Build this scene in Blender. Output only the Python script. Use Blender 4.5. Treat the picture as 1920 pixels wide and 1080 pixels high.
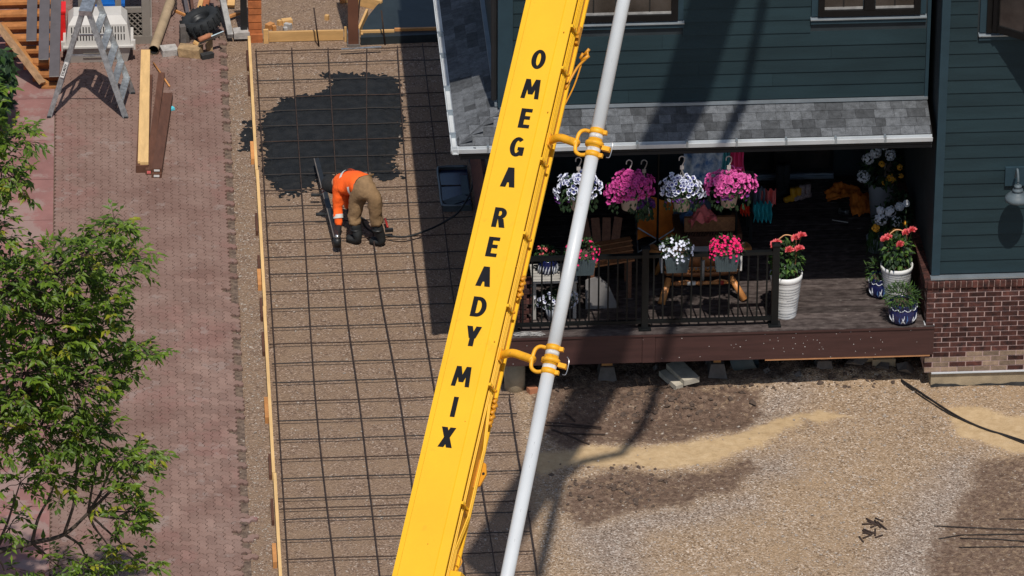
import bpy, bmesh, math, random
from mathutils import Vector, Matrix, noise
random.seed(7)
V = Vector
sc = bpy.context.scene
for o in list(bpy.data.objects): bpy.data.objects.remove(o)
COL = sc.collection

# ------------------------------------------------------------------ camera
FPX = 10950.0
pitch, yaw, roll = (math.radians(a) for a in (27.96, 3.74, 0.18))
FWD = V((math.sin(yaw)*math.cos(pitch), math.cos(yaw)*math.cos(pitch), -math.sin(pitch)))
r0 = V((math.cos(yaw), -math.sin(yaw), 0)); u0 = r0.cross(FWD)
RGT = r0*math.cos(roll) + u0*math.sin(roll); UPV = u0*math.cos(roll) - r0*math.sin(roll)
def ray(x, y): return RGT*((x-960)/FPX) - UPV*((y-540)/FPX) + FWD
CAMP = -ray(1745, 728)*(FPX/157.0)
cam = bpy.data.cameras.new('camera'); camo = bpy.data.objects.new('camera', cam); COL.objects.link(camo)
cam.sensor_width = 36; cam.lens = FPX/1920*36; cam.clip_start = 1; cam.clip_end = 600
mw = Matrix((RGT, UPV, -FWD)).transposed().to_4x4(); mw.translation = CAMP; camo.matrix_world = mw
sc.camera = camo
# a photo pixel gives a direction; the distance comes from the plane it touches
def U(x, y, ax, v):
    d = ray(x, y); return CAMP + d*((v-CAMP[ax])/d[ax])
def G(x, y, z=0.0): return U(x, y, 2, z)
def W(x, y, Y=0.0): return U(x, y, 1, Y)

# ------------------------------------------------------------------ light
SUN = V((-0.045, 0.525, -1)).normalized()
world = bpy.data.worlds.new('World'); sc.world = world; world.use_nodes = True
nt = world.node_tree; bg = nt.nodes['Background']
sky = nt.nodes.new('ShaderNodeTexSky'); sky.sky_type = 'NISHITA'; sky.sun_disc = False
sky.sun_elevation = math.asin(-SUN.z); sky.sun_rotation = math.atan2(-SUN.x, -SUN.y)
nt.links.new(sky.outputs[0], bg.inputs[0]); bg.inputs[1].default_value = 0.10
sl = bpy.data.lights.new('sun', 'SUN'); sl.energy = 4.0; sl.angle = math.radians(0.53); sl.color = (1, .945, .865)
so = bpy.data.objects.new('sun', sl); COL.objects.link(so); so.rotation_euler = SUN.to_track_quat('-Z', 'Y').to_euler()
so.location = (5, -10, 40)
vs = sc.view_settings; vs.view_transform = 'Standard'; vs.look = 'None'; vs.exposure = 0.0; vs.gamma = 1; vs.use_curve_mapping = False

# ------------------------------------------------------------------ materials
def mat(name, col, rough=.75, var=.15, scale=6, bump=0, bscale=80, metal=0, spec=.4, rnd=0, col2=None, trans=0, stretch=None, fine=0, coat=0, bdist=.004, wear=None):
    m = bpy.data.materials.new(name); m.use_nodes = True
    n = m.node_tree.nodes; l = m.node_tree.links; b = n['Principled BSDF']
    b.inputs['Roughness'].default_value = rough; b.inputs['Metallic'].default_value = metal
    b.inputs['Specular IOR Level'].default_value = spec
    if coat: b.inputs['Coat Weight'].default_value = coat; b.inputs['Coat Roughness'].default_value = .15
    geo = n.new('ShaderNodeNewGeometry'); pos = geo.outputs['Position']
    if stretch:
        mp = n.new('ShaderNodeMapping'); mp.inputs['Scale'].default_value = stretch; l.new(pos, mp.inputs['Vector']); pos = mp.outputs[0]
    c2 = col2 or tuple(min(1, c*(1+var)) for c in col); c1 = col if col2 else tuple(c*(1-var) for c in col)
    no = n.new('ShaderNodeTexNoise'); no.inputs['Scale'].default_value = scale; no.inputs['Detail'].default_value = 6; no.inputs['Roughness'].default_value = .62
    l.new(pos, no.inputs['Vector'])
    rp = n.new('ShaderNodeValToRGB'); rp.color_ramp.elements[0].position = .34; rp.color_ramp.elements[1].position = .66
    rp.color_ramp.elements[0].color = (*c1, 1); rp.color_ramp.elements[1].color = (*c2, 1)
    l.new(no.outputs['Fac'], rp.inputs[0]); out = rp.outputs[0]
    def mul(facsock, lo, hi, src):
        mr = n.new('ShaderNodeMapRange'); mr.inputs['To Min'].default_value = lo; mr.inputs['To Max'].default_value = hi; l.new(facsock, mr.inputs[0])
        mx = n.new('ShaderNodeVectorMath'); mx.operation = 'SCALE'; l.new(src, mx.inputs[0]); l.new(mr.outputs[0], mx.inputs['Scale']); return mx.outputs[0]
    if fine:
        wn = n.new('ShaderNodeTexNoise'); wn.inputs['Scale'].default_value = 130; wn.inputs['Detail'].default_value = 2; l.new(pos, wn.inputs['Vector'])
        out = mul(wn.outputs['Fac'], 1-fine*2, 1+fine*2, out)
    if rnd:
        oi = n.new('ShaderNodeObjectInfo'); out = mul(oi.outputs['Random'], 1-rnd, 1+rnd, out)
    if wear:      # grime and chips: (colour, scale, threshold, strength)
        for wc, ws, th, stg in wear:
            wn = n.new('ShaderNodeTexNoise'); wn.inputs['Scale'].default_value = ws; wn.inputs['Detail'].default_value = 8; wn.inputs['Roughness'].default_value = .7; l.new(pos, wn.inputs['Vector'])
            wm = n.new('ShaderNodeMapRange'); wm.inputs['From Min'].default_value = th; wm.inputs['From Max'].default_value = th+.06; wm.inputs['To Max'].default_value = stg; l.new(wn.outputs['Fac'], wm.inputs[0])
            wx = n.new('ShaderNodeMix'); wx.data_type = 'RGBA'; l.new(wm.outputs[0], wx.inputs[0]); l.new(out, wx.inputs[6]); wx.inputs[7].default_value = (*wc, 1); out = wx.outputs[2]
    l.new(out, b.inputs['Base Color'])
    if bump:
        bn = n.new('ShaderNodeTexNoise'); bn.inputs['Scale'].default_value = bscale; bn.inputs['Detail'].default_value = 4; l.new(pos, bn.inputs['Vector'])
        bp = n.new('ShaderNodeBump'); bp.inputs['Strength'].default_value = bump; bp.inputs['Distance'].default_value = bdist
        l.new(bn.outputs['Fac'], bp.inputs['Height']); l.new(bp.outputs[0], b.inputs['Normal'])
    if trans:
        tr = n.new('ShaderNodeBsdfTranslucent'); l.new(out, tr.inputs['Color']); ms = n.new('ShaderNodeMixShader'); ms.inputs[0].default_value = trans
        l.new(b.outputs[0], ms.inputs[1]); l.new(tr.outputs[0], ms.inputs[2]); l.new(ms.outputs[0], n['Material Output'].inputs[0])
    return m
GRAIN = (1, 1, 1)
M = {}
def defm(k, *a, **kw): M[k] = mat(k, *a, **kw)
defm('siding', (.0140, .0300, .0365), .7, .14, 3, .45, 140, rnd=.1, stretch=(.35, 1, 2), fine=.09, spec=.22)
defm('siding_trim', (.019, .041, .055), .65, .1, 4, rnd=.06, spec=.25, fine=.05)
defm('dark_wall', (.018, .026, .031), .8, .2, 4)
defm('soffit', (.012, .012, .013), .8, .2, 4)
defm('black_frame', (.006, .006, .0065), .45, .2, 10, spec=.2)
defm('glass', (.035, .03, .027), .06, .5, 2.2, spec=.6)
defm('mullion', (.01, .01, .01), .5)
defm('curtain', (.16, .14, .12), .9, .25, 14)
defm('gutter', (.52, .545, .56), .35, .12, 2.2, spec=.5)
defm('flashing', (.33, .38, .42), .35, .15, 3, metal=.6)
defm('shingle', (.080, .085, .092), .95, .3, 14, .8, 260, rnd=.45, fine=.42, bdist=.003)
defm('brick', (.026, .016, .0155), .92, 0, 11, .6, 150, rnd=.4, fine=.2, col2=(.105, .040, .031), spec=.2)
defm('brick_pale', (.24, .17, .12), .95, .3, 10, .6, 150, rnd=.25, fine=.2)
defm('mortar', (.40, .285, .26), .95, .15, 30, .5, 200)
defm('foundation', (.31, .245, .16), .95, .2, 5, .6, 60, fine=.1)
defm('tar', (.03, .03, .03), .9, .4, 8)
defm('deckboard', (.034, .025, .023), .8, .0, 15, .5, 90, rnd=.30, col2=(.098, .078, .072), stretch=(.5, 1.2, 1), fine=.2, spec=.22, wear=[((.24, .21, .19), 9, .60, .5)])
defm('fascia', (.052, .022, .019), .62, .2, 5, .2, 90, stretch=(.3, 1, 3))
defm('cedar_raw', (.46, .22, .10), .8, .15, 6)
defm('rail', (.006, .007, .0075), .45, .2, 8, spec=.25)
defm('yellow', (.775, .425, .015), .42, .045, 1.6, .08, 4, spec=.35, fine=.02, wear=[((.50, .24, .02), 3.5, .60, .22), ((.16, .10, .03), 26, .70, .55), ((.62, .52, .38), 40, .73, .5)])
defm('orange_yellow', (.56, .24, .012), .42, .1, 3)
defm('letter', (.008, .0085, .011), .6, .2, 6, spec=.12)
defm('pipe_white', (.55, .565, .57), .36, .05, 2, spec=.5, fine=.02, wear=[((.40, .39, .36), 5, .60, .3), ((.18, .17, .16), 30, .69, .6)])
defm('pipe_worn', (.55, .53, .5), .5, .3, 20)
defm('steel', (.42, .42, .42), .35, .2, 20, metal=.9)
defm('clamp', (.76, .35, .014), .5, .15, 12, wear=[((.30, .16, .04), 18, .58, .6), ((.5, .46, .4), 30, .68, .6)])
defm('lumber', (.62, .40, .17), .75, .12, 5, .2, 90, stretch=(3, .5, 1), rnd=.08)
defm('lumber_x', (.58, .34, .13), .75, .14, 5, .2, 90, stretch=(.5, 3, 3), rnd=.12)
defm('lumber_orange', (.50, .225, .072), .75, .2, 6, .2, 90, rnd=.15)
defm('tread_wood', (.36, .145, .045), .75, .25, 7, .3, 90, rnd=.2)
defm('cedar', (.36, .115, .038), .7, .25, 7, .2, 90, rnd=.2)
defm('brown_board', (.085, .036, .021), .7, .2, 6, .2, 90, stretch=(3, .5, 1), rnd=.25)
defm('post_wood', (.115, .045, .025), .75, .2, 5, .2, 90)
defm('grey_board', (.075, .066, .072), .75, .12, 8, .3, 90)
defm('grey_plank', (.30, .29, .275), .9, .25, 9, .4, 60)
defm('rebar', (.040, .024, .018), .85, .4, 14, .4, 300)
defm('rebar_grey', (.026, .021, .019), .7, .3, 14, .4, 300)
defm('aluminium', (.40, .42, .43), .42, .3, 18, metal=.75)
defm('rubber', (.016, .018, .02), .8, .25, 12)
defm('plastic_grey', (.50, .48, .45), .55, .06, 3)
defm('plastic_taupe', (.40, .37, .335), .6, .07, 3)
defm('shed', (.215, .19, .165), .65, .1, 3)
defm('dark', (.006, .006, .007), .8)
defm('blue_plastic', (.01, .11, .42), .45)
defm('red_plastic', (.72, .018, .018), .45)
defm('cardboard', (.36, .265, .165), .9, .15, 5)
defm('stone_tan', (.33, .22, .115), .95, .3, 12, .8, 60)
defm('stone_grey', (.37, .345, .32), .95, .25, 12, .8, 60)
defm('clay', (.40, .16, .08), .85, .2)
defm('metal_blue', (.33, .42, .47), .35, .2, metal=.6)
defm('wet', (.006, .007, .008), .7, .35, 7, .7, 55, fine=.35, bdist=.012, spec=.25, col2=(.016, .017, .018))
defm('poured', (.017, .024, .027), .5, .2, 5, .2, 40, fine=.08)
defm('bark', (.055, .04, .03), .9, .3, 12)
defm('hivis', (1.0, .125, .012), .8, .06, 10, .3, 25, bdist=.02)
defm('tape', (.62, .61, .57), .45, .1)
defm('khaki', (.235, .145, .072), .9, .2, 12, .5, 22, bdist=.02)
defm('boot', (.013, .0145, .0155), .7, .25, 15)
defm('glove', (.012, .012, .013), .7)
defm('skin', (.42, .24, .16), .6)
defm('hair', (.011, .012, .013), .9, .3, 60)
defm('tool_black', (.014, .015, .016), .45, .2)
defm('red_paint', (.30, .018, .012), .5)
defm('pink', (.66, .105, .36), .7, .25, 30, trans=.15)
defm('magenta', (.52, .055, .27), .7, .28, 30, trans=.15)
defm('pink_dark', (.22, .012, .10), .7, .2, 30)
defm('hotpink', (.80, .016, .16), .7, .2, 30, trans=.2)
defm('white_petal', (.74, .76, .86), .7, .08, 30, trans=.15)
defm('navy_throat', (.035, .04, .16), .7, .2, 30)
defm('violet', (.10, .018, .15), .7, .3, 30)
defm('rose', (.86, .17, .19), .7, .2, 40, trans=.15)
defm('hydrangea', (.70, .72, .76), .8, .14, 40, trans=.1)
defm('golden', (.85, .42, .04), .8, .2, 40)
defm('leaf', (.035, .085, .018), .6, .35, 9, trans=.25)
defm('leaf_b', (.075, .15, .022), .55, .3, 9, trans=.3)
defm('leaf_dark', (.014, .036, .012), .65, .3, 9, trans=.15)
defm('tleaf', (.068, .124, .010), .5, .35, 5, trans=.28)
defm('tleaf_b', (.125, .20, .014), .48, .3, 5, trans=.33)
defm('tleaf_c', (.27, .28, .02), .5, .3, 5, trans=.35)
defm('pot_white', (.70, .70, .69), .5, .05, 6)
defm('pot_line', (.16, .16, .16), .7)
defm('pot_grey', (.26, .28, .31), .65, .1, 5)
defm('pot_taupe', (.40, .36, .33), .55, .05)
defm('trough', (.05, .072, .082), .6, .15, 8)
defm('navy', (.008, .014, .075), .16, .2, 20, spec=.6)
defm('glaze_white', (.62, .65, .70), .2)
defm('glaze_blue', (.07, .16, .38), .2)
defm('soil', (.085, .058, .043), .95, .3, 30, .8, 80)
defm('wicker', (.30, .125, .05), .65, .3, 30, .7, 120)
defm('wicker_dark', (.15, .065, .035), .7, .3, 30, .7, 120)
defm('rattan', (.52, .22, .07), .45, .2, 12)
defm('cushion', (.62, .60, .57), .9, .1)
defm('fabric_orange', (.95, .24, .03), .8, .2, 8)
defm('fabric_blue', (.2, .34, .6), .85, .2, 12)
defm('fabric_teal', (.03, .36, .40), .85, .25, 20)
defm('fabric_red', (.75, .16, .15), .85, .25, 12)
defm('fabric_orangered', (.80, .07, .02), .8, .2)
defm('fabric_grey', (.13, .15, .19), .9, .25, 10)
defm('towel', (.03, .12, .34), .9, .4, 9, col2=(.5, .6, .7))
defm('towel_pink', (.65, .05, .2), .9, .2)
defm('pool_teal', (.08, .38, .46), .9, .2)
defm('board_grey', (.17, .16, .155), .8, .1)
defm('table_white', (.36, .345, .32), .7, .15, 8)
defm('boot_yellow', (.62, .30, .015), .5)
defm('boot_spot', (.20, .12, .12), .6, .0, 75, col2=(.42, .34, .33))
defm('lamp_metal', (.085, .11, .125), .55, .15, 8)
defm('cyan_tag', (.10, .55, .66), .5)
defm('concrete_lt', (.40, .36, .29), .9, .2, 8, .5, 60, fine=.1)
defm('concrete_dk', (.12, .105, .095), .95, .25, 8, .6, 60)
defm('cable', (.014, .012, .012), .6)
defm('well_cover', (.006, .012, .035), .2, .3, 2, spec=.8)
defm('well_rim', (.10, .125, .14), .4, .2, metal=.4)

# ------------------------------------------------------------------ mesh builder
def org(p):
    v = V((0, 0, 0))
    while p is not None: v = v + V(p.location); p = p.parent
    return v
def frame(d, up=(0, 0, 1)):
    d = V(d).normalized(); up = V(up)
    s = d.cross(up)
    if s.length < 1e-4: s = d.cross(V((0, 1, 0)))
    s.normalize(); t = s.cross(d).normalized(); return d, s, t
class MB:
    def __init__(s): s.v = []; s.f = []; s.m = []
    def add(s, vs, fs, mi=0):
        k = len(s.v); s.v.extend(V(a) for a in vs); s.f.extend(tuple(i+k for i in f) for f in fs); s.m.extend([mi]*len(fs)); return s
    BOXF = [(0, 3, 2, 1), (4, 5, 6, 7), (0, 1, 5, 4), (1, 2, 6, 5), (2, 3, 7, 6), (3, 0, 4, 7)]
    def box(s, c, d, R=None, mi=0):
        c = V(c); h = V(d)/2; vs = []
        for z in (-1, 1):
            for x, y in ((-1, -1), (1, -1), (1, 1), (-1, 1)):
                p = V((x*h.x, y*h.y, z*h.z)); vs.append(c + (R @ p if R else p))
        return s.add(vs, s.BOXF, mi)
    def box2(s, a, b, mi=0):
        a = V(a); b = V(b); return s.box((a+b)/2, [abs(x) for x in (b-a)], None, mi)
    def bar(s, p, q, w, h, up=(0, 0, 1), mi=0):
        p = V(p); q = V(q); d, sd, t = frame(q-p, up)
        vs = [e + sd*(a*w/2) + t*(b*h/2) for e in (p, q) for a, b in ((-1, -1), (1, -1), (1, 1), (-1, 1))]
        return s.add(vs, s.BOXF, mi)
    def tube(s, pts, r, n=8, mi=0, cap=True, up=(0, 0, 1)):
        pts = [V(p) for p in pts]; k = len(pts); rs = r if isinstance(r, (list, tuple)) else [r]*k; vs = []; fs = []
        for i, p in enumerate(pts):
            d = pts[min(i+1, k-1)] - pts[max(i-1, 0)]; _, a, b = frame(d, up)
            vs += [p + (a*math.cos(j*2*math.pi/n) + b*math.sin(j*2*math.pi/n))*rs[i] for j in range(n)]
        for i in range(k-1):
            for j in range(n): fs.append((i*n+j, i*n+(j+1) % n, (i+1)*n+(j+1) % n, (i+1)*n+j))
        if cap: fs.append(tuple(range(n))[::-1]); fs.append(tuple((k-1)*n+j for j in range(n)))
        return s.add(vs, fs, mi)
    def lathe(s, prof, c, n=24, mi=0, axis=None, capb=True, capt=False):
        c = V(c); _, a, b = frame(axis or (0, 0, 1), (0, 1, 0)); ax = V(axis or (0, 0, 1)).normalized(); vs = []; fs = []
        for r, z in prof: vs += [c + ax*z + (a*math.cos(j*2*math.pi/n) + b*math.sin(j*2*math.pi/n))*r for j in range(n)]
        k = len(prof)
        for i in range(k-1):
            for j in range(n): fs.append((i*n+j, i*n+(j+1) % n, (i+1)*n+(j+1) % n, (i+1)*n+j))
        if capb: fs.append(tuple(range(n))[::-1])
        if capt: fs.append(tuple((k-1)*n+j for j in range(n)))
        return s.add(vs, fs, mi)
    def prism(s, poly, z0, z1, mi=0):
        n = len(poly); vs = [(p[0], p[1], z0) for p in poly] + [(p[0], p[1], z1) for p in poly]
        return s.add(vs, [tuple(range(n))[::-1], tuple(range(n, 2*n))] + [(i, (i+1) % n, n+(i+1) % n, n+i) for i in range(n)], mi)
    def leaf(s, p, d, nrm, L, w, mi=0, fold=.25):
        d = V(d).normalized(); sd = d.cross(V(nrm))
        if sd.length < 1e-3: sd = d.cross(V((1, 0, 0)))
        sd.normalize(); n = sd.cross(d); p = V(p)
        return s.add([p, p+d*L*.42+sd*w*.5+n*w*fold, p+d*L-n*L*.12, p+d*L*.42-sd*w*.5+n*w*fold, p+d*L*.45], [(0, 1, 4), (1, 2, 4), (2, 3, 4), (3, 0, 4)], mi)
    def flower(s, p, nrm, r, mi=0, mc=1, cup=.35, tr=.42):
        _, a, b = frame(nrm, (.3, .2, .9)); nn = V(nrm).normalized(); p = V(p); t0 = random.random()*6; vs = []
        for j in range(5):
            t = t0+j*1.2566; vs.append(p + (a*math.cos(t)+b*math.sin(t))*r*tr)
        for j in range(10):
            t = t0+(j-.5)*.6283; q = r*(1.0 if j % 2 == 0 else .97); q = r*(.80 if j % 2 else 1.0)
            vs.append(p + (a*math.cos(t+.314)+b*math.sin(t+.314))*q + nn*r*cup)
        fs = [(0, 1, 2, 3, 4)]; k = len(s.v); s.v.extend(vs); s.f.append(tuple(i+k for i in fs[0])); s.m.append(mc)
        for j in range(5):
            o = 5+2*j; o2 = 5+(2*j+1) % 10; o3 = 5+(2*j+2) % 10
            s.f.append((k+j, k+o, k+o2)); s.f.append((k+j, k+o2, k+(j+1) % 5)); s.f.append((k+(j+1) % 5, k+o2, k+o3)); s.m += [mi]*3
        return s
    def mesh(s, name, mats, off=V((0, 0, 0)), smooth=False):
        me = bpy.data.meshes.new(name); me.from_pydata([tuple(v-off) for v in s.v], [], s.f)
        for m_ in (mats if isinstance(mats, (list, tuple)) else [mats]): me.materials.append(M[m_] if isinstance(m_, str) else m_)
        me.polygons.foreach_set('material_index', s.m)
        if smooth: me.polygons.foreach_set('use_smooth', [True]*len(me.polygons))
        me.update(); return me
    def build(s, name, mats, parent=None, smooth=False, **props):
        if parent is not None: off = org(parent); loc = V((0, 0, 0))
        else:
            lo = [min(v[i] for v in s.v) for i in range(3)]; hi = [max(v[i] for v in s.v) for i in range(3)]
            loc = off = V(((lo[0]+hi[0])/2, (lo[1]+hi[1])/2, lo[2]))
        o = bpy.data.objects.new(name, s.mesh(name, mats, off, smooth)); COL.objects.link(o); o.parent = parent; o.location = loc
        for k, v in props.items(): o[k] = v
        return o
def thing(name, label, cat, loc, group=None):
    o = bpy.data.objects.new(name, None); COL.objects.link(o); o.location = loc; o.empty_display_size = .1
    o['label'] = label; o['category'] = cat
    if group: o['group'] = group
    return o
def inst(name, me, parent, loc, rot=(0, 0, 0), scale=None):
    o = bpy.data.objects.new(name, me); COL.objects.link(o); o.parent = parent; o.location = V(loc)-org(parent); o.rotation_euler = rot
    if scale: o.scale = scale
    return o
def one(name, mb, mats, label, cat, group=None, smooth=False):
    o = mb.build(name, mats, None, smooth); o['label'] = label; o['category'] = cat
    if group: o['group'] = group
    return o
def struct(name, mb, mats, parent=None, smooth=False):
    o = mb.build(name, mats, parent, smooth)
    if parent is None: o['kind'] = 'structure'
    return o
def unit(): 
    while True:
        v = V((random.uniform(-1, 1), random.uniform(-1, 1), random.uniform(-1, 1)))
        if .05 < v.length < 1: return v.normalized()
RU = random.uniform
def sm(e0, e1, x):
    t = max(0, min(1, (x-e0)/(e1-e0))); return t*t*(3-2*t)
def bez(pts, n=12):
    out = []
    P = [pts[0]]+list(pts)+[pts[-1]]; P = [V(p) for p in P]
    for i in range(1, len(P)-2):
        for k in range(n):
            t = k/n; a, b, c, d = P[i-1], P[i], P[i+1], P[i+2]
            out.append(.5*((2*b)+(c-a)*t+(2*a-5*b+4*c-d)*t*t+(3*b-a-3*c+d)*t**3))
    out.append(P[-2]); return out

# ------------------------------------------------------------------ ground
def sd(p, poly):
    x, y = p; ins = False; best = 1e9; n = len(poly)
    for i in range(n):
        ax, ay = poly[i]; bx, by = poly[(i+1) % n]
        if (ay > y) != (by > y) and x < (bx-ax)*(y-ay)/(by-ay)+ax: ins = not ins
        dx, dy = bx-ax, by-ay; t = max(0, min(1, ((x-ax)*dx+(y-ay)*dy)/(dx*dx+dy*dy+1e-12)))
        q = (x-ax-t*dx)**2+(y-ay-t*dy)**2
        if q < best: best = q
    return -math.sqrt(best) if ins else math.sqrt(best)
def pxpoly(pts, z=0): return [tuple(G(x, y, z).xy) for x, y in pts]
SOIL = [pxpoly(a) for a in (
    [(1000, 745), (1060, 722), (1240, 715), (1420, 728), (1430, 770), (1395, 795), (1290, 826), (1180, 832), (1050, 838), (995, 800)],
    [(1062, 905), (1130, 880), (1230, 890), (1320, 885), (1395, 862), (1430, 880), (1380, 920), (1280, 950), (1170, 965), (1080, 985), (1050, 950)],
    [(1840, 860), (1935, 850), (1980, 1110), (1730, 1110), (1750, 1000), (1800, 940)],
    [(960, 690), (1760, 655), (1760, 700), (1500, 708), (1300, 722), (1060, 730), (990, 740)])]
SAND = [pxpoly(a) for a in (
    [(1000, 850), (1100, 838), (1230, 838), (1330, 825), (1420, 795), (1500, 772), (1490, 800), (1420, 838), (1330, 868), (1220, 878), (1100, 868), (1010, 895)],
    [(1770, 770), (1840, 762), (1950, 790), (1950, 855), (1880, 840), (1800, 815)],
    [(1480, 775), (1540, 768), (1600, 778), (1540, 795)])]
GREY = [pxpoly(a) for a in (
    [(1060, 990), (1180, 965), (1300, 950), (1400, 925), (1420, 950), (1300, 985), (1200, 1010), (1220, 1080), (1120, 1080)],
    [(1400, 860), (1500, 840), (1480, 890), (1410, 905)],
    [(1770, 870), (1830, 850), (1830, 930), (1780, 1000), (1760, 1100), (1600, 1100), (1660, 1020), (1700, 940)],
    [(1430, 730), (1520, 720), (1500, 760), (1420, 790), (1400, 790)])]
WSOIL = (1, .80, .72, 1)
def hgt(x, y):
    b = sm(-4.95, -4.5, x)
    if b <= 0 or y > 5 or y < -9: return 0.0
    n1 = noise.noise((x*1.1, y*1.1, 0)); n2 = noise.noise((x*4.2, y*4.2, 3)); n3 = noise.noise((x*13, y*13, 5))
    dig = math.exp(-(((x+2.9)/1.3)**2+((y+.35)/.42)**2)); pile = math.exp(-(((x+3.2)/.5)**2+((y+.05)/.25)**2))+.8*math.exp(-(((x+1.0)/.7)**2+((y-.55)/.3)**2))
    under = sm(.0, .6, y)
    h = .022*n1+.012*n2+.004*n3 - .10*dig + .07*pile*(1+.9*n2) + under*(.06+.05*n2+.02*n3)
    dig2 = math.exp(-(((x+3.9)/.45)**2+((y+2.15)/.3)**2)); h += (.045*n2+.03*n3+.02*abs(noise.noise((x*22, y*22, 8))))*max(dig, dig2)*.9
    return h*b*sm(-9, -6, y)*(1 if x < 1.5 else max(0, 1-(x-1.5)/2))
def masks(x, y):
    w = V((noise.noise((x*2.3, y*2.3, 1)), noise.noise((x*2.3, y*2.3, 9)), 0))*.12 + V((noise.noise((x*9, y*9, 1)), noise.noise((x*9, y*9, 9)), 0))*.045
    p = (x+w.x, y+w.y)
    def mk(polys, s):
        best = 0
        for qi, q in enumerate(polys):
            if min(a[0] for a in q)-.5 < x < max(a[0] for a in q)+.5 and min(a[1] for a in q)-.5 < y < max(a[1] for a in q)+.5:
                best = max(best, sm(s, -s, sd(p, q))*(WSOIL[qi] if polys is SOIL else 1))
        return best
    return mk(SOIL, .16), mk(SAND, .12), .95*mk(GREY, .34)
def lin(a, b, st): 
    n = max(1, round((b-a)/st)); return [a+(b-a)*i/n for i in range(n)]
gx = [-70, -40, -25, -18]+lin(-14, -8.4, .7)+lin(-8.4, -5.0, .17)+lin(-5.0, 1.7, .036)+lin(1.7, 4, .3)+[4, 8, 16, 30, 70]
gy = [-40, -25, -15, -9]+lin(-7, -5.2, .3)+lin(-5.2, 1.2, .036)+lin(1.2, 5, .2)+lin(5, 13, .8)+[13, 20, 35, 70]
nx, ny = len(gx), len(gy); gv = []; gc = []
for y in gy:
    for x in gx:
        gv.append((x, y, hgt(x, y)))
        gc.extend((*masks(x, y), sm(-4.85, -5.05, x)) if (-5.3 < x < 1.9 and -6 < y < 1.3) else (0, 0, 0, 1 if x < -4.9 else 0))
gm = bpy.data.meshes.new('ground'); gm.from_pydata(gv, [], [(j*nx+i, j*nx+i+1, (j+1)*nx+i+1, (j+1)*nx+i) for j in range(ny-1) for i in range(nx-1)])
at = gm.color_attributes.new('mask', 'FLOAT_COLOR', 'POINT'); at.data.foreach_set('color', gc); gm.polygons.foreach_set('use_smooth', [True]*len(gm.polygons))
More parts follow.
